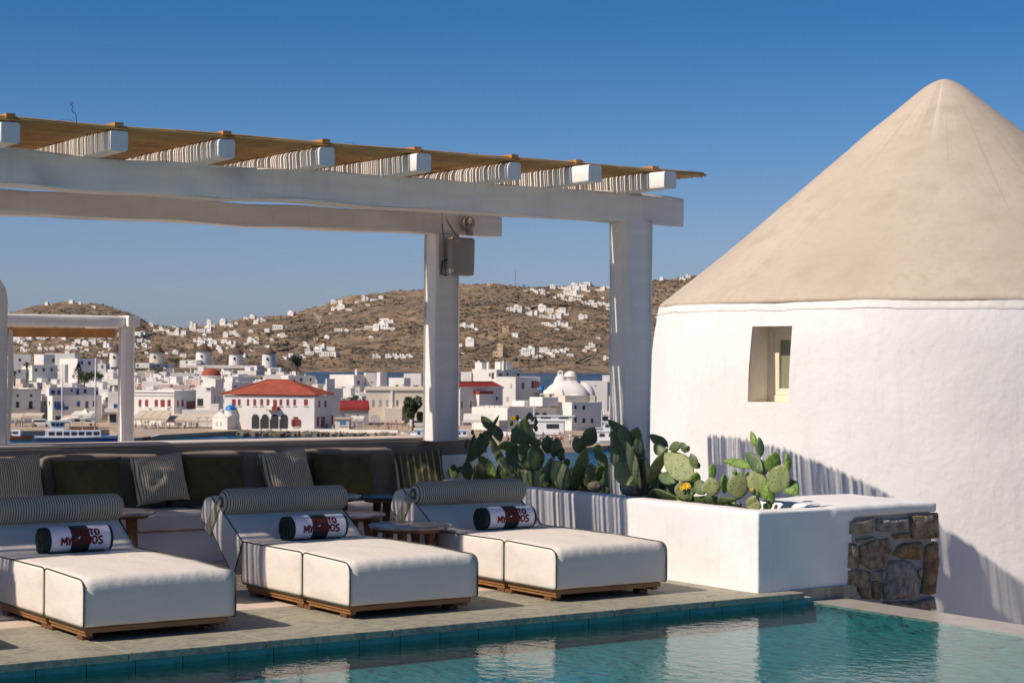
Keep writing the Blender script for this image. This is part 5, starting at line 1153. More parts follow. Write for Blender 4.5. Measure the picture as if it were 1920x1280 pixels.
# ---- windmills
def windmill(label, x, yb, yt, ycap, w, half=1, m='town_white', white=False, D=1000):
    s_ = D/FPX; c = P(x, yb, D); r = thing('windmill', label, 'windmill', c, 0, 'thatched windmills on the ridge behind the town')
    hh = (yb-yt)*s_; R_ = w/2*s_; mb = MB(); mb.lathe([(R_*1.04, -5), (R_*1.03, 0), (R_*.97, hh*.6), (R_*.94, hh), (.01, hh)], n=20); put('body', mb, m, r, smooth=False)
    ch_ = (yt-ycap)*s_; mb = MB(); mb.lathe([(R_*1.1, hh-.5), (R_*1.08, hh), (R_*.55, hh+ch_*.62), (.08, hh+ch_)], n=18)
    mb.v = [(a*(1+.05*noise.noise(Vector((a, b, c_)))), b, c_) for a, b, c_ in mb.v]; put('thatched_cap', mb, 'thatch', r, smooth=True)
    if white: mb = MB(); mb.ball((0, 0, hh+ch_), 1, 1, 1, 10, 6); put('finial', mb, 'town_white', r, smooth=True)
    mb = MB(); q = R0*R_*.75-F0*R_*.7+Vector((0, 0, hh*.35)); mb.box(-.4, .4, -.4, .4, -.6, .6); put('window', mb, 'dark_opening', r, loc=(-R0*R_*.1-F0*R_*.98)+Vector((0, 0, hh*.6)))
    mb = MB(); d = (R0*.9-F0*.4).normalized(); mb.tube([d*R_*.5+Vector((0, 0, hh+.6)), d*R_*1.5+Vector((0, 0, hh+.9))], .35, 6); put('axle', mb, 'maroon_wood', r)
    return r
windmill('leftmost full windmill on the ridge, with the tallest cone cap', 293.5, 684, 659, 644, 27, m='town_cream')
windmill('second windmill, with one dark window in its white drum', 381.5, 684, 657, 643, 29)
windmill('third windmill, standing directly above the red dome gap', 442.5, 687, 662, 650, 27)
windmill('rightmost white windmill with a white ball on its cap', 504, 690, 661, 651, 26, white=True)
windmill('windmill half hidden by the thin post of the small pergola', 217, 686, 658, 643, 24)
wl = House('ridge_wall', 'long pale terrace wall joining the windmills', 'wall', 348, 470, None, 684, 689, 985, 0, dep=6, m='town_white', group=None, par=0)
simple('long low white building with a blue door between the first two windmills', 337, 368, 380, 675, 688, 990, -12, wins=[(348, 677, 352, 681, 'blue_wood'), (358, 678, 376, 681, 'town_grey')])
simple('low white chapel like house under the leftmost full windmill', 254, 280, None, 680, 692, 980, -8, dep=8, wins=[(256, 683, 260, 687, 'blue_wood')])
simple('row of small white rooms right of the leftmost full windmill', 281, 326, None, 682, 692, 985, 30, dep=8, wins=[(286, 684, 289, 688), (296, 684, 299, 688), (310, 684, 313, 688, 'blue_wood')])
simple('small white house left of the last windmill', 470, 482, 496, 685, 697, 960, -35); simple('white house with sloping roof right below the last windmill', 502, 528, 533, 689, 699, 950, -10, wins=[(511, 692, 514, 697)])
# ---- generic town fabric between the named buildings
GT = 'tightly packed white town houses'
LMK = [('the red dome', 396, 700), ('the first windmill', 293, 670), ('the second windmill', 381, 670), ('the third windmill', 442, 672), ('the last windmill', 504, 672), ('the red roofed hall', 515, 728), ('the blue dome', 430, 768), ('the thin post', 236, 715), ('the date palm', 50, 690), ('the blue shutters', 160, 678), ('the masted boat', 145, 745), ('the windblown tree', 556, 677), ('the five villas', 738, 662), ('the stepped villa', 936, 661), ('the tall tan house', 950, 622), ('the rear post', 828, 640), ('the corner post', 1180, 640), ('the rounded church', 1062, 715), ('the school building', 740, 745), ('the radio mast', 966, 528), ('the left hilltop', 110, 570), ('the winding road', 600, 600), ('the hillside hotel', 602, 660), ('the hill saddle', 283, 608), ('the hilltop villas', 690, 562), ('the crest villas', 1085, 545), ('the terrace villas', 1030, 590), ('the maroon roof', 905, 715), ('the small pergola', 130, 625), ('the maroon shutters', 290, 740)]
def where(x, y):
    n_, lx, ly = min(LMK, key=lambda q: (q[1]-x)**2+(1.6*(q[2]-y))**2); dx, dy = x-lx, (y-ly)*1.6
    d_ = ('far ' if math.hypot(dx, dy) > 45 else 'just ' if math.hypot(dx, dy) < 16 else '')
    if abs(dx) > 2.2*abs(dy): w_ = 'right of' if dx > 0 else 'left of'
    elif abs(dy) > 2.2*abs(dx): w_ = 'below' if dy > 0 else 'above'
    else: w_ = ('lower ' if dy > 0 else 'upper ')+('right of' if dx > 0 else 'left of')
    return d_+w_+' '+n_
LT = ['white cube house in the packed rows between the harbour front and the windmills', 'white flat roofed house crowded on the low ground right of the hall']
def generic(x, D, w, hgt, dep, a, lab, m=None, big=True):
    h_ = F0+(x-960)/FPX*R0; z = gz(x, D); hy = H(x)
    yb = hy+(CAMH-z)/D*FPX; yt = yb-hgt/D*FPX; x1 = x+w*math.cos(math.radians(a))/D*FPX
    h = House('town_house', lab, 'house', x, x1, None, yt, yb, D, a, m or rnd.choice(('town_white',)*7+('town_cream', 'town_pink')), dep=dep, group=GT)
    px_ = FPX/D; rr_ = rnd.random(); rc_ = rnd.random(); rt_ = rnd.random()
    tone = {'town_cream': 'cream', 'town_pink': 'pinkish'}.get(h.m, 'white'); ftr = 'with rooftop room' if rr_ < .65 else 'with flat roof'
    h.r['label'] = ('narrow ' if w < 6.5 else 'wide ' if w > 8.5 else '')+tone+(' two storey' if hgt > 5 else ' single storey')+' house '+ftr+(' and chimney' if rc_ < .5 else '')+' '+where(x, (yt+yb)/2)
    if len(h.r['label'].split()) > 16: h.r['label'] = h.r['label'].replace(' and chimney', '')
    if len(h.r['label'].split()) > 16: h.r['label'] = h.r['label'].replace(' with flat roof', '').replace(' with rooftop room', '')
    for fl in range(int(hgt//3.0)):
        for k_ in range(int(w//2.6)):
            if rnd.random() < .7:
                u = 1+k_*2.6+rnd.random()*.6; zz = fl*3.0+1.0; o = link('window', ubox(rnd.choice(('dark_opening', 'dark_opening', 'dark_opening', 'blue_wood', 'maroon_wood', 'town_grey')), 'window'), h.r, h.t*u-h.w*.05+Vector((0, 0, zz)), (0, 0, h.a)); o.scale = (rnd.uniform(.8, 1.1), .15, rnd.uniform(1.2, 1.7))
    if a < -8:
        for k_ in range(int(dep//3)):
            if rnd.random() < .5: o = link('window', ubox('dark_opening', 'window'), h.r, h.t*(h.L+.05)+h.w*(1+k_*3)+Vector((0, 0, hgt-2.2)), (0, 0, h.a+math.pi/2)); o.scale = (.9, .15, 1.3)
    if rr_ < .65: h.bit('roof_room', rnd.uniform(.3, w*.4), rnd.uniform(1, dep*.4), -.5, rnd.uniform(2, w*.5), rnd.uniform(2.5, 4), rnd.uniform(1.6, 2.8))
    if rc_ < .5: chimney(h, rnd.uniform(.3, w-1), rnd.uniform(1.4, 2.4), .6)
    if rnd.random() < .3:
        mb = MB(); mb.lathe([(.5, 0), (.5, 1.1), (.3, 1.2), (.01, 1.2)], n=10); put('water_tank', mb, 'town_white', h.r, loc=h.t*rnd.uniform(1, w-1)+h.w*rnd.uniform(2, dep-1)+Vector((0, 0, h.z1-h.z0-.5)))
    if rnd.random() < .4:
        mb = MB(); q = h.t*rnd.uniform(.5, w-.5)+h.w*rnd.uniform(1, dep-1)+Vector((0, 0, h.z1-h.z0-.5)); mb.tube([q, q+Vector((0, 0, 2.6))], .05, 4); mb.tube([q+Vector((0, 0, 2.3))-h.t*.6, q+Vector((0, 0, 2.3))+h.t*.6], .04, 4); put('aerial', mb, 'cable_grey', h.r)
    return h
D = 535; rowi = 0
while D < 960:
    x = -10+rnd.random()*20; xe = 545 if D > 640 else 690
    while x < xe:
        w = rnd.uniform(5, 10)*(1 if D < 700 else 1.1); a = rnd.choice((-32, -28, -25, -18, -12, -8, -5, 5, 30)); hg = rnd.choice((3.6, 5.8, 6.4, 6.8)) if D < 680 else rnd.choice((3.2, 3.4, 4.2) if 190 < x < 530 else (3.4, 3.6, 6.0))
        if (D > 850 and 190 < x < 530) or (D > 760 and 190 < x < 530 and rnd.random() < .3): x += 12; continue
        if rnd.random() < (.97 if D < 760 else .85): generic(x, D+rnd.uniform(-9, 9), w, hg, rnd.uniform(6, 9), a, LT[0])
        x += (w*.85+rnd.uniform(0, 1.5))/D*FPX
    D += 25 if D < 760 else 34
for D in (560, 600, 645):
    x = 640+rnd.random()*15
    while x < 1180:
        w = rnd.uniform(5, 9); a = rnd.choice((-32, -22, -12, 8, 20))
        if not (985 < x < 1125 and D > 540): generic(x, D+rnd.uniform(-8, 8), w, rnd.choice((3.4, 5.4, 5.8)), 7, a, LT[1])
        x += (w+rnd.uniform(0, 3))/D*FPX
# ---- hillside houses
hv_mesh = []
def hill_mesh(seed):
    r_ = random.Random(seed); mb = MB(); x = 0; n = r_.randint(1, 3)
    for i in range(n):
        w = r_.uniform(.35, .6) if n > 1 else 1.0; hh = r_.uniform(.3, .55)*(1.5 if r_.random() < .35 else 1); d = r_.uniform(.35, .6); y = r_.uniform(0, .12)
        mb.box(x, x+w, y, y+d, -.5, hh, 0)
        for k_ in range(max(1, int(w/.22))):
            if r_.random() < .75: u = x+.06+k_*.22; z_ = hh-.28 if hh > .35 else .06; mb.box(u, u+.08, y-.012, y+.01, max(.02, z_), max(.02, z_)+.14, 1)
        if r_.random() < .5: mb.box(x+.08, x+w*.55, y+.12, y+d*.7, hh, hh+.16, 0)
        x += w*r_.uniform(.85, 1.05)
    k_ = 1/x; mb.v = [(a*k_, b*k_, c_*k_ if c_ > 0 else c_) for a, b, c_ in mb.v]
    return mb
for i in range(14): hv_mesh.append([hill_mesh(100+i).mesh('hillside_house', [m, 'dark_opening']) for m in ('hill_white', 'hill_tan')])
GH = 'houses scattered over the dry hills'
HL = {'l': 'small white flat roofed house on the dry hillside left of the rear post', 'r': 'small white flat roofed house on the dry hillside between the two thick posts', 'a': 'tiny white house on the far left hill behind the small pergola'}
def hh_(x, y, w, h=None, lab=None, tan=False, k=None):
    p, D = hit(x, y)
    if not p: p = P(x, y, 4400); D = 4400
    me = hv_mesh[rnd.randrange(14) if k is None else k][1 if tan else 0]; o = link('hillside_house', me); s_ = w*D/FPX*1.08
    a = math.radians(rnd.choice((-35, -28, -20, -12, -30)))
    zs_ = s_*(1.0 if h is None else (h/w)*1.7)
    o.location = p-R0*s_*.5; o.rotation_euler = (0, 0, math.atan2(R0.y, R0.x)+a); o.scale = (s_, s_, max(zs_, s_*.35))
    ki = int(me.name.split('.')[-1]) if '.' in me.name else 0
    lab = lab or ('tiny ' if w < 8 else 'small ' if w < 12 else 'wide ')+('tan' if tan else 'white')+(' low' if w > (h or w*.5)*1.6 else '')+' hillside house '+where(x, y); tag(o, lab, 'house', GH); return o
L1 = [(87, 571, 7), (95, 570, 5), (133, 568, 8), (176, 577, 9), (150, 570, 5),
 (545, 590, 12), (490, 603, 18), (480, 606, 10), (520, 617, 18), (532, 616, 10), (533, 633, 14), (482, 634, 8), (625, 568, 10), (638, 566, 9), (628, 580, 14), (640, 578, 14), (654, 582, 12), (620, 588, 8), (669, 567, 8), (684, 563, 12), (700, 564, 13), (714, 560, 9), (690, 572, 8), (720, 606, 16), (732, 605, 12), (718, 616, 20), (735, 618, 14), (690, 617, 14), (705, 619, 12), (672, 619, 10), (634, 622, 14), (650, 621, 8), (613, 634, 10), (592, 636, 7), (695, 634, 8),
 (575, 650, 14), (580, 664, 16), (596, 660, 16), (607, 668, 16), (622, 656, 18), (622, 668, 18), (604, 652, 12), (568, 672, 12), (545, 670, 10), (534, 672, 8),
 (283, 612, 8), (293, 621, 12), (304, 620, 12), (314, 622, 10), (327, 614, 9), (333, 618, 7), (258, 630, 14), (268, 628, 10), (262, 641, 12), (276, 640, 12), (248, 640, 10), (320, 627, 12), (332, 628, 10), (344, 627, 10), (361, 612, 12), (392, 608, 9), (399, 612, 8), (418, 609, 12), (426, 612, 10), (434, 612, 8), (366, 620, 12), (378, 622, 12), (390, 619, 14), (423, 632, 10), (434, 628, 10), (446, 630, 9), (367, 641, 10), (376, 638, 10), (384, 636, 9), (378, 647, 18), (395, 644, 16), (404, 645, 10), (420, 643, 12), (430, 646, 12), (438, 644, 8), (462, 598, 11), (473, 596, 10), (443, 608, 7), (470, 641, 14), (480, 638, 8), (510, 638, 8), (500, 622, 9), (256, 652, 10), (355, 652, 12, None, None, True), (412, 658, 7),
 (30, 637, 12), (42, 640, 10), (55, 635, 14), (70, 634, 14), (82, 636, 12), (98, 633, 12), (38, 643, 12), (50, 646, 8), (26, 640, 8), (120, 636, 10), (190, 633, 12), (176, 634, 10), (205, 634, 8), (137, 645, 10), (146, 643, 12), (160, 647, 14), (172, 645, 12), (128, 655, 12), (140, 655, 14), (163, 658, 10), (135, 664, 10), (150, 652, 10), (97, 656, 8), (85, 656, 8), (200, 651, 14), (208, 657, 10), (190, 663, 12), (198, 668, 12), (186, 668, 10), (75, 648, 5), (110, 650, 7)]
L2 = [(918, 535, 9, None, None, True), (936, 534, 5), (985, 546, 8), (997, 544, 7), (1004, 549, 9), (1016, 546, 12), (1018, 552, 9), (1028, 549, 7), (1036, 542, 9), (1050, 541, 9), (1057, 540, 10), (1066, 542, 8), (1076, 538, 12), (1087, 536, 12), (1100, 535, 13), (1080, 546, 14), (1092, 545, 14), (1103, 546, 9), (1052, 556, 14), (1064, 554, 14), (1076, 553, 14), (1088, 556, 12), (1058, 563, 12), (1072, 564, 12), (1086, 562, 10), (1040, 558, 6), (1130, 543, 10), (1138, 540, 12), (1120, 545, 8), (1130, 559, 6), (1098, 571, 16), (1112, 573, 16), (1128, 571, 16), (1140, 574, 12), (1141, 580, 9), (958, 582, 16), (970, 585, 14), (990, 579, 10), (992, 590, 12), (1003, 590, 12), (1016, 584, 14), (1028, 585, 16), (1042, 584, 14), (1053, 586, 12), (1062, 590, 9), (1018, 595, 14), (1034, 598, 14), (1046, 596, 12), (1022, 610, 14), (1036, 612, 16), (1050, 610, 12), (1060, 612, 12), (1068, 616, 9), (1045, 619, 10), (1090, 598, 10), (1098, 596, 7), (868, 614, 14), (882, 616, 14), (893, 619, 8), (948, 622, 12, 15, 'tall tan stone house beside a small white one on the hillside', True), (965, 630, 11), (970, 624, 6), (862, 650, 8), (881, 648, 16), (868, 663, 8), (935, 668, 22, 12, 'stepped tan stone villa low on the hillside near the rear post', True), (938, 657, 12, 8, 'upper tier of the stepped tan stone villa', True), (985, 668, 16), (996, 663, 14), (1003, 670, 10), (1018, 662, 14), (1030, 664, 14), (1042, 660, 14), (1054, 662, 12), (1034, 669, 12), (1012, 669, 12), (1068, 668, 12), (1062, 656, 8), (1102, 655, 10, 12), (1110, 650, 12, 12), (1096, 660, 8), (1115, 658, 8), (1136, 674, 10), (1122, 634, 8), (994, 648, 5), (1240, 522, 6), (1280, 524, 12), (1290, 520, 8), (1232, 596, 8)]
for q in L1+L2: hh_(q[0], q[1]+1.0, q[2], *(q[3:] if len(q) > 3 else ()))
# dry stone field walls and terraces
def field_wall(pix, h=3.5):
    pts = []
    for i in range(len(pix)-1):
        m_ = max(1, int(abs(pix[i+1][0]-pix[i][0])/4)+int(abs(pix[i+1][1]-pix[i][1])/2)); pts += [(pix[i][0]+(pix[i+1][0]-pix[i][0])*k/m_, pix[i][1]+(pix[i+1][1]-pix[i][1])*k/m_) for k in range(m_)]
    q = [hit(*p)[0] for p in pts]; q = [p for p in q if p]
    if len(q) < 2: return
    mb = MB(); vs = []
    for i, p in enumerate(q):
        d = (q[min(i+1, len(q)-1)]-q[max(i-1, 0)]); d.z = 0; d = d.normalized() if d.length > 0 else R0; s = Vector((-d.y, d.x, 0))*1.2
        for a_, z_ in ((-1, -4), (-1, h), (1, h), (1, -4)): vs.append(p+s*a_+Vector((0, 0, z_)))
    mb.add(vs, [(4*i+j, 4*i+(j+1) % 4, 4*i+4+(j+1) % 4, 4*i+4+j) for i in range(len(q)-1) for j in range(4)]); tag(put('field_wall', mb, 'quay_stone'), 'dry stone wall on the hillside '+where(*pix[0]), 'wall', 'dry stone walls on the hills')
for pix in ([(570, 622), (595, 618), (604, 606), (600, 598)], [(600, 636), (618, 629), (640, 624)], [(660, 628), (690, 630), (720, 628), (742, 632)], [(640, 596), (665, 590), (690, 580)], [(500, 628), (530, 622), (560, 620)], [(440, 652), (480, 648), (520, 650), (545, 645)], [(240, 634), (280, 629), (320, 622), (350, 620)], [(350, 600+24), (390, 628), (420, 626)], [(870, 632), (900, 636), (925, 646)], [(885, 660), (910, 650), (930, 643)], [(980, 604), (992, 612), (1010, 622), (1030, 634)], [(1030, 634), (1060, 640), (1085, 636)], [(1075, 602), (1090, 616), (1100, 624)], [(900, 590), (935, 585), (955, 588)], [(990, 566), (1020, 570), (1050, 568)], [(1080, 682), (1105, 670), (1118, 664)], [(1050, 648), (1085, 652), (1130, 650)], [(640, 680), (690, 681), (750, 682), (790, 681)], [(960, 677), (1020, 678), (1075, 679)], [(545, 605), (575, 601), (592, 600)], [(660, 648), (700, 645), (740, 640), (780, 642)], [(520, 660), (545, 655), (560, 648)], [(870, 575), (905, 572), (940, 576)], [(1080, 590), (1110, 592), (1140, 590)]): field_wall(pix)
# five identical blocks and the hotel
for i, x in enumerate((706, 729, 743, 755.5, 768.5)):
    o = hh_(x, 671.5, 13 if i else 15, 11, 'white cube villa in the even row of five on the shore hill across the strait', k=3); o['group'] = 'row of five white villas across the strait'
for q in [(rnd.uniform(20, 540), rnd.uniform(622, 672)) for _ in range(70)]: hh_(q[0], q[1], rnd.uniform(5, 11), None, None)
mb = MB(); mb.tube([(0, 0, 0), (0, 0, 36)], .6, 5); p, _ = hit(966, 536); o = put('radio_mast', mb, 'cable_grey', None, loc=p or P(966, 536, 4400)); tag(o, 'thin radio mast on the hill crest', 'mast')
# ---- trees
def tree(name, label, x, yb, yt, w, D, kind='round', m='leaf_green', n=None, z=None, group=None):
    s_ = D/FPX; c = P(x, yb, D); hh = (yb-yt)*s_; R_ = w/2*s_; r = thing(name, label, 'tree', c, 0, group); r_ = random.Random(int(x*7+yb))
    tr = MB(); tr.tube([(0, 0, -2), (R_*.05, 0, hh*.25), (0, R_*.05, hh*.6)], [.22+hh*.015, .16+hh*.01, .08], 7)
    for k in range(4):
        a = r_.random()*6.28; tr.tube([(0, 0, hh*.3), (R_*.5*math.cos(a), R_*.5*math.sin(a), hh*.6)], [.12, .05], 5)
    put('trunk', tr, 'trunk_wood', r, smooth=True); mb = MB(); n = n or int(700*min(2, w/40*1.2))
    lobes = [(r_.uniform(-.6, .6), r_.uniform(-.6, .6), r_.uniform(.35, .85), r_.uniform(.3, .5)) for _ in range(9)]
    for _ in range(n):
        if kind == 'round':
            lx, ly, lz, lr = r_.choice(lobes); v = Vector((r_.gauss(0, 1), r_.gauss(0, 1), r_.gauss(0, 1))).normalized()*lr*r_.uniform(.6, 1.05)
            p = Vector(((lx+v.x)*R_, (ly+v.y)*R_, hh*(lz+v.z*.42)))
        elif kind == 'cone':
            t = r_.random()**.8; lay = round(t*7)/7; rr = R_*(1-lay)*r_.uniform(.5, 1.1)+.2; a = r_.random()*6.28; p = Vector((rr*math.cos(a), rr*math.sin(a), hh*(.15+.85*lay)+r_.uniform(-.3, .2)-rr*.12))
        if p.z < hh*.08: continue
        q = r_.uniform(.22, .5)*max(.6, hh/8); d = Vector((r_.gauss(0, 1), r_.gauss(0, 1), r_.gauss(0, .7))).normalized(); e = d.orthogonal().normalized()*q; f = d.cross(e).normalized()*q*.6
        mb.add([p-e, p+f, p+e, p-f], [(0, 1, 2, 3)])
    put('crown', mb, m, r); return r
def palm(label, x, yb, yt, D, w):
    s_ = D/FPX; c = P(x, yb, D); hh = (yb-yt)*s_; r = thing('date_palm', label, 'palm tree', c); mb = MB(); mb.tube([(0, 0, -2), (.1, 0, hh*.5), (0, 0, hh*.75)], [.35, .28, .3], 8); put('trunk', mb, 'trunk_wood', r); mb = MB(); R_ = w/2*s_
    for k in range(26):
        a = 2*math.pi*k/26*1.618*3; el = rnd.uniform(-.2, 1.2); pr = None
        for i in range(7):
            t = i/6; q = Vector((math.cos(a), math.sin(a), 0))*R_*t*(1.1 if el < .8 else .6)+Vector((0, 0, hh*.75+hh*.3*(el*t-1.1*t*t*(.4+.3))))
            s2 = Vector((-math.sin(a), math.cos(a), 0))*.32*(1-t*.8)
            if pr: mb.add([pr[0]-pr[1], pr[0]+pr[1], q+s2, q-s2], [(0, 1, 2, 3)])
            pr = (q, s2)
    put('fronds', mb, 'leaf_green', r); return r
palm('tall date palm between white houses at the far left', 50, 706, 674, 600, 26); palm('small palm at the far left below the date palm', 27, 712, 692, 600, 18)
tree('conifer', 'dark pointed Norfolk type conifer before the blue shuttered house', 147, 712, 680, 24, 610, 'cone', 'leaf_dark'); 
tree('tree', 'broad green tree filling the gap between houses behind the right mast', 174, 722, 694, 48, 590, n=1400); tree('tree', 'low green bushy tree in front of the blue windowed upper storey', 158, 716, 700, 26, 600)
tree('tree', 'green hedge like tree under the windmills beside the thin post', 262, 702, 690, 22, 840); tree('tree', 'wide olive green thicket under the leftmost full windmill', 300, 705, 690, 36, 840, n=1100)
tree('tree', 'olive green brush patch between the first two windmills', 330, 684, 668, 40, 1010, m='leaf_green'); tree('tree', 'small green tree behind the barrel vault church roof', 663, 760, 740, 24, 520)
tree('tree', 'large olive green waterfront tree in front of the cream building', 774, 803, 743, 38, 450, n=1500); tree('tree', 'dark windblown tree right of the last windmill', 556, 694, 660, 26, 930, n=900, m='leaf_dark')
for i, (x, yb, w, hh) in enumerate([(30, 662, 30, 9), (60, 664, 24, 7), (105, 668, 14, 6), (110, 662, 14, 8), (88, 640, 12, 5), (32, 648, 16, 6), (100, 648, 40, 6), (475, 660, 12, 5), (640, 676, 18, 4), (930, 688, 16, 4), (982, 540, 10, 7), (1000, 600, 18, 4), (1120, 600, 26, 5), (1086, 640, 16, 4), (1140, 678, 10, 4), (665, 627, 12, 4), (380, 637, 20, 4), (440, 636, 18, 5), (545, 596, 10, 4), (1278, 528, 16, 5), (660, 572, 12, 4), (690, 568, 6, 3), (440, 604, 8, 4)]):
    p, D_ = hit(x, yb); D_ = D_ or 4300; tree('hillside_tree', 'dark green clump of trees on the dry hillside', x, yb, yb-hh, w, D_, n=260, m='leaf_dark', group='dark tree clumps on the hillsides').scale = (1, 1, 1)
# ================================================================ BOATS, PEOPLE, SMALL THINGS
def hull(mb, L, B, Hh, z0=0, mi=0, flare=.25, sheer=.35, n=14, y0=0):
    """boat hull along +x (bow at +x)"""
    vs = []; k = 5
    for i in range(n+1):
        t = i/n; w = B/2*(1-max(0, (t-.55)/.45)**2.2)*(0.82+.18*min(1, t*5)); top = Hh*(1+sheer*(abs(t-.35)*1.3)**2)
        for j in range(k+1):
            s = j/k; ww = w*(.35+.65*s**.5); x = L*t+(t > .8)*s*flare*Hh*(t-.8)*5; vs.append((x, -ww, z0+top*s))
        for j in range(k+1):
            s = (k-j)/k; ww = w*(.35+.65*s**.5); x = L*t+(t > .8)*s*flare*Hh*(t-.8)*5; vs.append((x, ww, z0+top*s))
    m_ = 2*k+2; fs = [(i*m_+j, i*m_+(j+1) % m_, (i+1)*m_+(j+1) % m_, (i+1)*m_+j) for i in range(n) for j in range(m_)]+[tuple(range(m_)), tuple(reversed(range(n*m_, n*m_+m_)))]
    return mb.add(vs, fs, mi)
def boat_root(label, x, D, a, cat='boat', name='boat', group=None, z=SEA):
    c = CP+(F0+(x-960)/FPX*R0)*D; c.z = z; ar = math.atan2(R0.y, R0.x)+math.radians(a); return thing(name, label, cat, c, ar, group)
# big excursion boat with two masts, bow to the left
b = boat_root('large white and blue wooden excursion boat with two masts at the left', 66, 392, 14, name='excursion_boat')
Lb = 18.0
mb = MB(); hull(mb, Lb, 5.2, 1.2, -.35); o = put('hull', mb, 'boat_blue', b)
mb = MB(); hull(mb, Lb+.05, 5.3, .55, .85, sheer=1.2); put('bulwark', mb, 'boat_white', b); mb = MB(); hull(mb, Lb+.04, 5.26, .12, .35, sheer=.2); put('stripe', mb, 'boat_white', b)
def bb(name, x0, x1, y0, y1, z0, z1, m='boat_white', par=None):
    mb = MB(); mb.box(x0, x1, y0, y1, z0, z1); return put(name, mb, m, par or b, bevel=.03, seg=1)
cabn = bb('cabin', 2.2, 13.6, -1.9, 1.9, 1.2, 2.9)
for i in range(7):
    for s in (-1, 1): w_ = bb('cabin_window', 2.9+1.52*i, 4.1+1.52*i, s*1.9-.05, s*1.9+.05, 1.75, 2.55, 'dark_opening')
bb('wheelhouse', 3.2, 6.2, -1.6, 1.6, 2.9, 4.7)
for i in range(3):
    for s in (-1, 1): bb('wheelhouse_window', 3.5+.85*i, 4.2+.85*i, s*1.6-.05, s*1.6+.05, 3.7, 4.4, 'dark_opening')
bb('roof_deck', 2.6, 6.8, -2, 2, 4.7, 4.85); bb('fore_roof', 7.0, 12.4, -1.8, 1.8, 4.4, 4.5, 'awning_white'); bb('deck_seats', 7, 13, -1.6, 1.6, 2.95, 3.5, 'boat_wood')
for x in (7.2, 9.8, 12.3):
    for s in (-1, 1): mb = MB(); mb.tube([(x, s*1.6, 2.9), (x, s*1.6, 4.4)], .04, 5); put('stanchion', mb, 'boat_white', b)
for x, h_ in ((5.6, 17.0), (12.4, 18.0)):
    mb = MB(); mb.tube([(x, 0, 2.8), (x, 0, h_)], [.16, .09], 8); mb.tube([(x-1.1, 0, h_*.72), (x+1.1, 0, h_*.72)], .05, 5); put('mast', mb, 'boat_white', b, smooth=True)
    mb = MB()
    for s in (-1, 1): mb.tube([(x, 0, h_-.2), (x+.5, s*2.3, 2)], .02, 3)
    put('rigging', mb, 'cable_grey', b)
for x in (5.6, 12.4): mb = MB(); mb.tube([(x, 0, 5.1), (x-4.6 if x > 8 else x+4.2, 0, 5.5)], [.28, .2], 8); put('furled_sail', mb, 'awning_white', b, smooth=True)
for i in range(9):
    mb = MB(); mb.ball((1.5+1.75*i, 2.7, .75), .18, .18, .34, 8, 6); put('fender', mb, 'boat_white' if i % 3 else 'black_rubber', b, smooth=True)
mb = MB(); mb.tube([(Lb, 0, 1.5), (Lb+2.6, 0, 2.1)], [.13, .07], 6); put('bowsprit', mb, 'boat_white', b); mb = MB(); mb.ball((11.6, 1.8, 3.9), .3, .12, .3, 8, 6); put('life_ring', mb, 'orange_buoy', b)
mb = MB(); mb.lathe([(1.9, 0), (.02, 1.5)], n=4); o = tag(put('umbrella_tent', mb, 'awning_white', None, loc=P(160, 777, 455)), 'pointed cream canvas tent top between the two masts', 'tent'); 
canopy('cream canvas roof behind the excursion boat', 132, 172, 772, 778, 452, 0, 5, 'awning_white', n=2); canopy('low cream awning left of the first mast', 112, 134, 780, 786, 450, 0, 4, n=1)
def small_boat(label, x, D, a, L=6, m='boat_white', m2='boat_blue', name='fishing_boat', cabin=True, group=None):
    r = boat_root(label, x, D, a, name=name, group=group); mb = MB(); hull(mb, L, L*.34, L*.13, -.15, sheer=.9); put('hull', mb, m, r)
    mb = MB(); hull(mb, L*.99, L*.345, L*.03, L*.11, sheer=2); put('gunwale', mb, m2, r)
    if cabin: mb = MB(); mb.box(L*.35, L*.62, -L*.1, L*.1, L*.1, L*.32); put('cabin', mb, 'boat_white', r, bevel=.03); mb = MB(); mb.box(L*.42, L*.6, -L*.105, L*.105, L*.2, L*.28); put('window', mb, 'dark_opening', r)
    return r
small_boat('small red trimmed fishing boat at the left edge of the harbour', 62, 408, 178, 7, 'boat_wood', 'maroon_wood'); small_boat('small white open boat behind the fishing boat at far left', 40, 418, 184, 5.5, 'boat_white', 'boat_wood', cabin=False)
small_boat('white boat with blue keel moored beside the rear post', 815, 430, 186, 7.5)
r = boat_root('dark wooden boat bow with white bowsprit right of the thin post', 238, 404, 12, name='wooden_boat'); mb = MB(); hull(mb, 5, 2.4, 1.1, -.2); put('hull', mb, 'boat_wood', r); mb = MB(); mb.tube([(4.8, 0, .9), (7.6, 0, 1.6)], .1, 6); mb.tube([(2.4, 0, 3.4), (5.4, 0, 1.1)], .09, 6); put('bowsprit', mb, 'boat_white', r); mb = MB(); mb.tube([(2.4, 0, 3.2), (6.6, 0, 1.5)], .08, 5); put('spar', mb, 'boat_white', r)
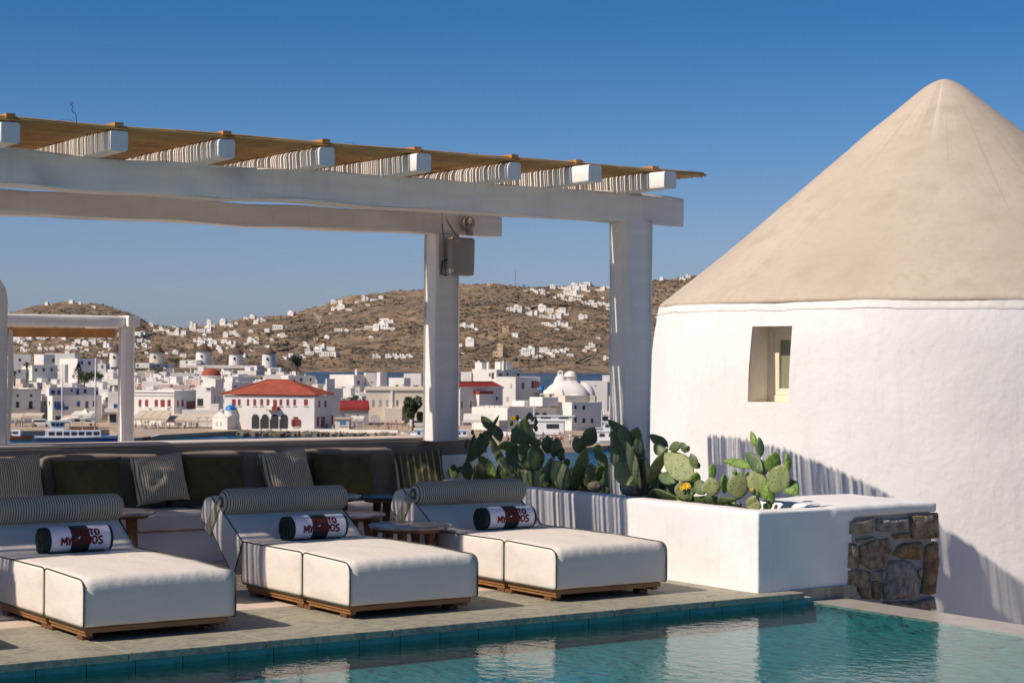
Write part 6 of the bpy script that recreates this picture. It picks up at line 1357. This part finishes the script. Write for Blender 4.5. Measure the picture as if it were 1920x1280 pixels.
# ferry left of the cactus
def ship(label, x, D, a, L, B, decks, name='passenger_boat', mast=None, stripe='boat_blue', group=None):
    r = boat_root(label, x, D, a, name=name, group=group); mb = MB(); hull(mb, L, B, L*.1, -.4, sheer=.8); put('hull', mb, 'boat_white', r); mb = MB(); hull(mb, L*1.002, B*1.01, .25, L*.055, sheer=.8); put('stripe', mb, stripe, r)
    z = L*.095
    for (u0, u1, hh, nw) in decks:
        mb = MB(); mb.box(L*u0, L*u1, -B*.38, B*.38, z, z+hh); d = put('deck_house', mb, 'boat_white', r, bevel=.05, seg=1)
        for i in range(nw):
            for s in (-1, 1):
                w = L*(u1-u0)/nw; mb = MB(); mb.box(L*u0+w*(i+.22), L*u0+w*(i+.78), s*B*.38-.04, s*B*.38+.04, z+hh*.42, z+hh*.78); put('window', mb, 'dark_opening', d)
        mb = MB(); mb.box(L*u0-.5, L*u1+.4, -B*.42, B*.42, z+hh, z+hh+.12); put('deck_roof', mb, 'boat_white', d); z += hh+.12
    for (u, hh) in (mast or ()): mb = MB(); mb.tube([(L*u, 0, z-.2), (L*u, 0, z+hh)], .09, 6); mb.tube([(L*u, -.9, z+hh*.7), (L*u, .9, z+hh*.7)], .05, 4); put('mast', mb, 'boat_white', r)
    mb = MB()
    for i in range(12): mb.tube([(L*(.05+.08*i), B*.44, L*.1), (L*(.05+.08*i), B*.44, L*.1+.9)], .025, 4)
    mb.tube([(L*.05, B*.44, L*.1+.9), (L*.95, B*.44, L*.1+.9)], .025, 4); put('railing', mb, 'boat_white', r); return r
ship('white ferry with a row of small square portholes right of the rear post', 922, 402, 180, 17, 5, [(.3, .95, 1.3, 9)], stripe='boat_white')
ship('white passenger ship with high plain superstructure behind the fan cactus', 1075, 420, 176, 16, 6, [(.12, .75, 3.0, 2), (.0, .5, .9, 2)], mast=[(.55, 3.6)], stripe='boat_white')
ship('white yacht with raked bow and dark side windows beside the corner post', 1090, 388, -6, 16, 4.6, [(.22, .95, 1.9, 6), (.3, .9, 1.7, 6), (.36, .8, 1.2, 4)], mast=[(.3, 3)], name='yacht', stripe='shirt_blue')
ship('further yacht stern behind the right hand yacht with a slim mast', 1105, 430, 4, 10, 3.6, [(.2, .8, 1.6, 4)], mast=[(.3, 4)], name='yacht')
# ---- people
def person_mesh(shirt, legs, pose):
    mb = MB(); r_ = random.Random(pose); st = r_.uniform(.05, .28)
    for s, f in ((-1, st), (1, -st)):
        mb.tube([(s*.09, 0, .92), (s*.1, f*.5, .5), (s*.1, f, .06)], [.085, .06, .045], 6, 1); mb.ball((s*.1, f-.06, .04), .045, .11, .04, 6, 4, 2)
    mb.tube([(0, 0, .86), (0, 0, 1.05), (0, .0, 1.3), (0, 0, 1.46)], [.15, .14, .18, .09], 8, 0, sq=.65)
    mb.tube([(0, 0, 1.44), (0, 0, 1.54)], .05, 6, 2); mb.ball((0, -.01, 1.64), .085, .1, .12, 8, 6, 2); mb.ball((0, .02, 1.68), .09, .1, .1, 8, 6, 3)
    for s, f in ((-1, -st), (1, st)):
        mb.tube([(s*.19, 0, 1.4), (s*.24, f*.4, 1.14)], [.05, .04], 5, 0); mb.tube([(s*.24, f*.4, 1.14), (s*.23, f*.9-.06, .9)], [.036, .028], 5, 2); mb.ball((s*.23, f*.9-.07, .85), .03, .035, .05, 5, 4, 2)
    return mb.mesh('person', [shirt, legs, 'skin', 'trunk_wood'], True)
SH = ['shirt_white', 'shirt_white', 'shirt_blue', 'shirt_red', 'shirt_dark', 'shirt_pink', 'shirt_white']; PM = {}
def person(x, y, shirt=None, z=-15.0, where='the quay'):
    sh = shirt or rnd.choice(SH); k = (sh, rnd.randrange(3))
    if k not in PM: PM[k] = person_mesh(sh, rnd.choice(('trousers', 'shorts')), k[1])
    o = link('person', PM[k], None, gp(x, y, z), (0, 0, rnd.random()*6.28)); tag(o, 'person in %s top on %s' % (sh[6:], where), 'person', 'people on the harbour front')
for _ in range(38): person(rnd.uniform(252, 402), rnd.uniform(797, 806), where='the quay before the cafe awnings')
person(268, 803, 'shirt_yellow', where='the quay before the cafe awnings')
for _ in range(16): person(rnd.uniform(462, 560), rnd.uniform(800, 805), z=-15.1, where='the arcade terrace')
for _ in range(30): person(rnd.uniform(585, 665), rnd.uniform(802, 807), z=-15.1, where='the quay beside the kiosk')
for _ in range(14): person(rnd.uniform(665, 790), rnd.uniform(797, 810), z=-15.1, where='the open quay by the cream building')
for _ in range(44): person(rnd.uniform(935, 1070), rnd.uniform(822, 834), where='the pier behind the cactus')
for _ in range(10): person(rnd.uniform(25, 75), rnd.uniform(795, 803), where='the quay at far left')
# parked van at left, tables under awnings
def van(label, x, y):
    r = thing('van', label, 'van', gp(x, y, -15), math.atan2(R0.y, R0.x)+.2)
    mb = MB(); mb.prism([(0, 0, .35), (4.4, 0, .35), (4.4, 0, 1.0), (3.9, 0, 1.15), (3.3, 0, 1.9), (0, 0, 1.95)], (0, 1.8, 0)); put('body', mb, 'boat_white', r, bevel=.06); mb = MB(); mb.box(.3, 3.3, -.01, .02, 1.2, 1.7); put('window', mb, 'dark_opening', r)
    for u in (.8, 3.5): mb = MB(); mb.tube([(u, -.05, .33), (u, .2, .33)], .33, 12); put('wheel', mb, 'black_rubber', r)
van('small white van parked on the quay left of the excursion boat', 60, 800); van('white car parked on the quay by the cream building', 770, 801)
for i, x in enumerate((372, 388)):
    mb = MB(); mb.tube([(0, 0, 0), (0, 0, 3.4)], .06, 6); mb.tube([(-.4, 0, 3.2), (.4, 0, 3.2)], .04, 5); mb.ball((-.4, 0, 3.35), .15, .15, .18, 6, 5); mb.ball((.4, 0, 3.35), .15, .15, .18, 6, 5)
    o = put('street_lamp', mb, 'town_grey', None, loc=gp(x, 809, -15)); tag(o, ('twin globe street lamp left of the chapel, the one nearer the awnings', 'twin globe street lamp nearest the chapel wall')[i], 'street lamp')
mb = MB(); p_ = P(355, 565, 900)
for s in (-1, 1): mb.add([(0, -.12, 0), (s*.35, -.08, .16), (s*.75, .05, .05), (s*.35, .12, .14), (0, .15, .02)], [(0, 1, 3, 4), (1, 2, 3)])
mb.ball((0, 0, 0), .09, .3, .08, 6, 5); o = put('gull', mb, 'boat_white', None, loc=p_); tag(o, 'white gull flying in the sky above the left ridge', 'bird')
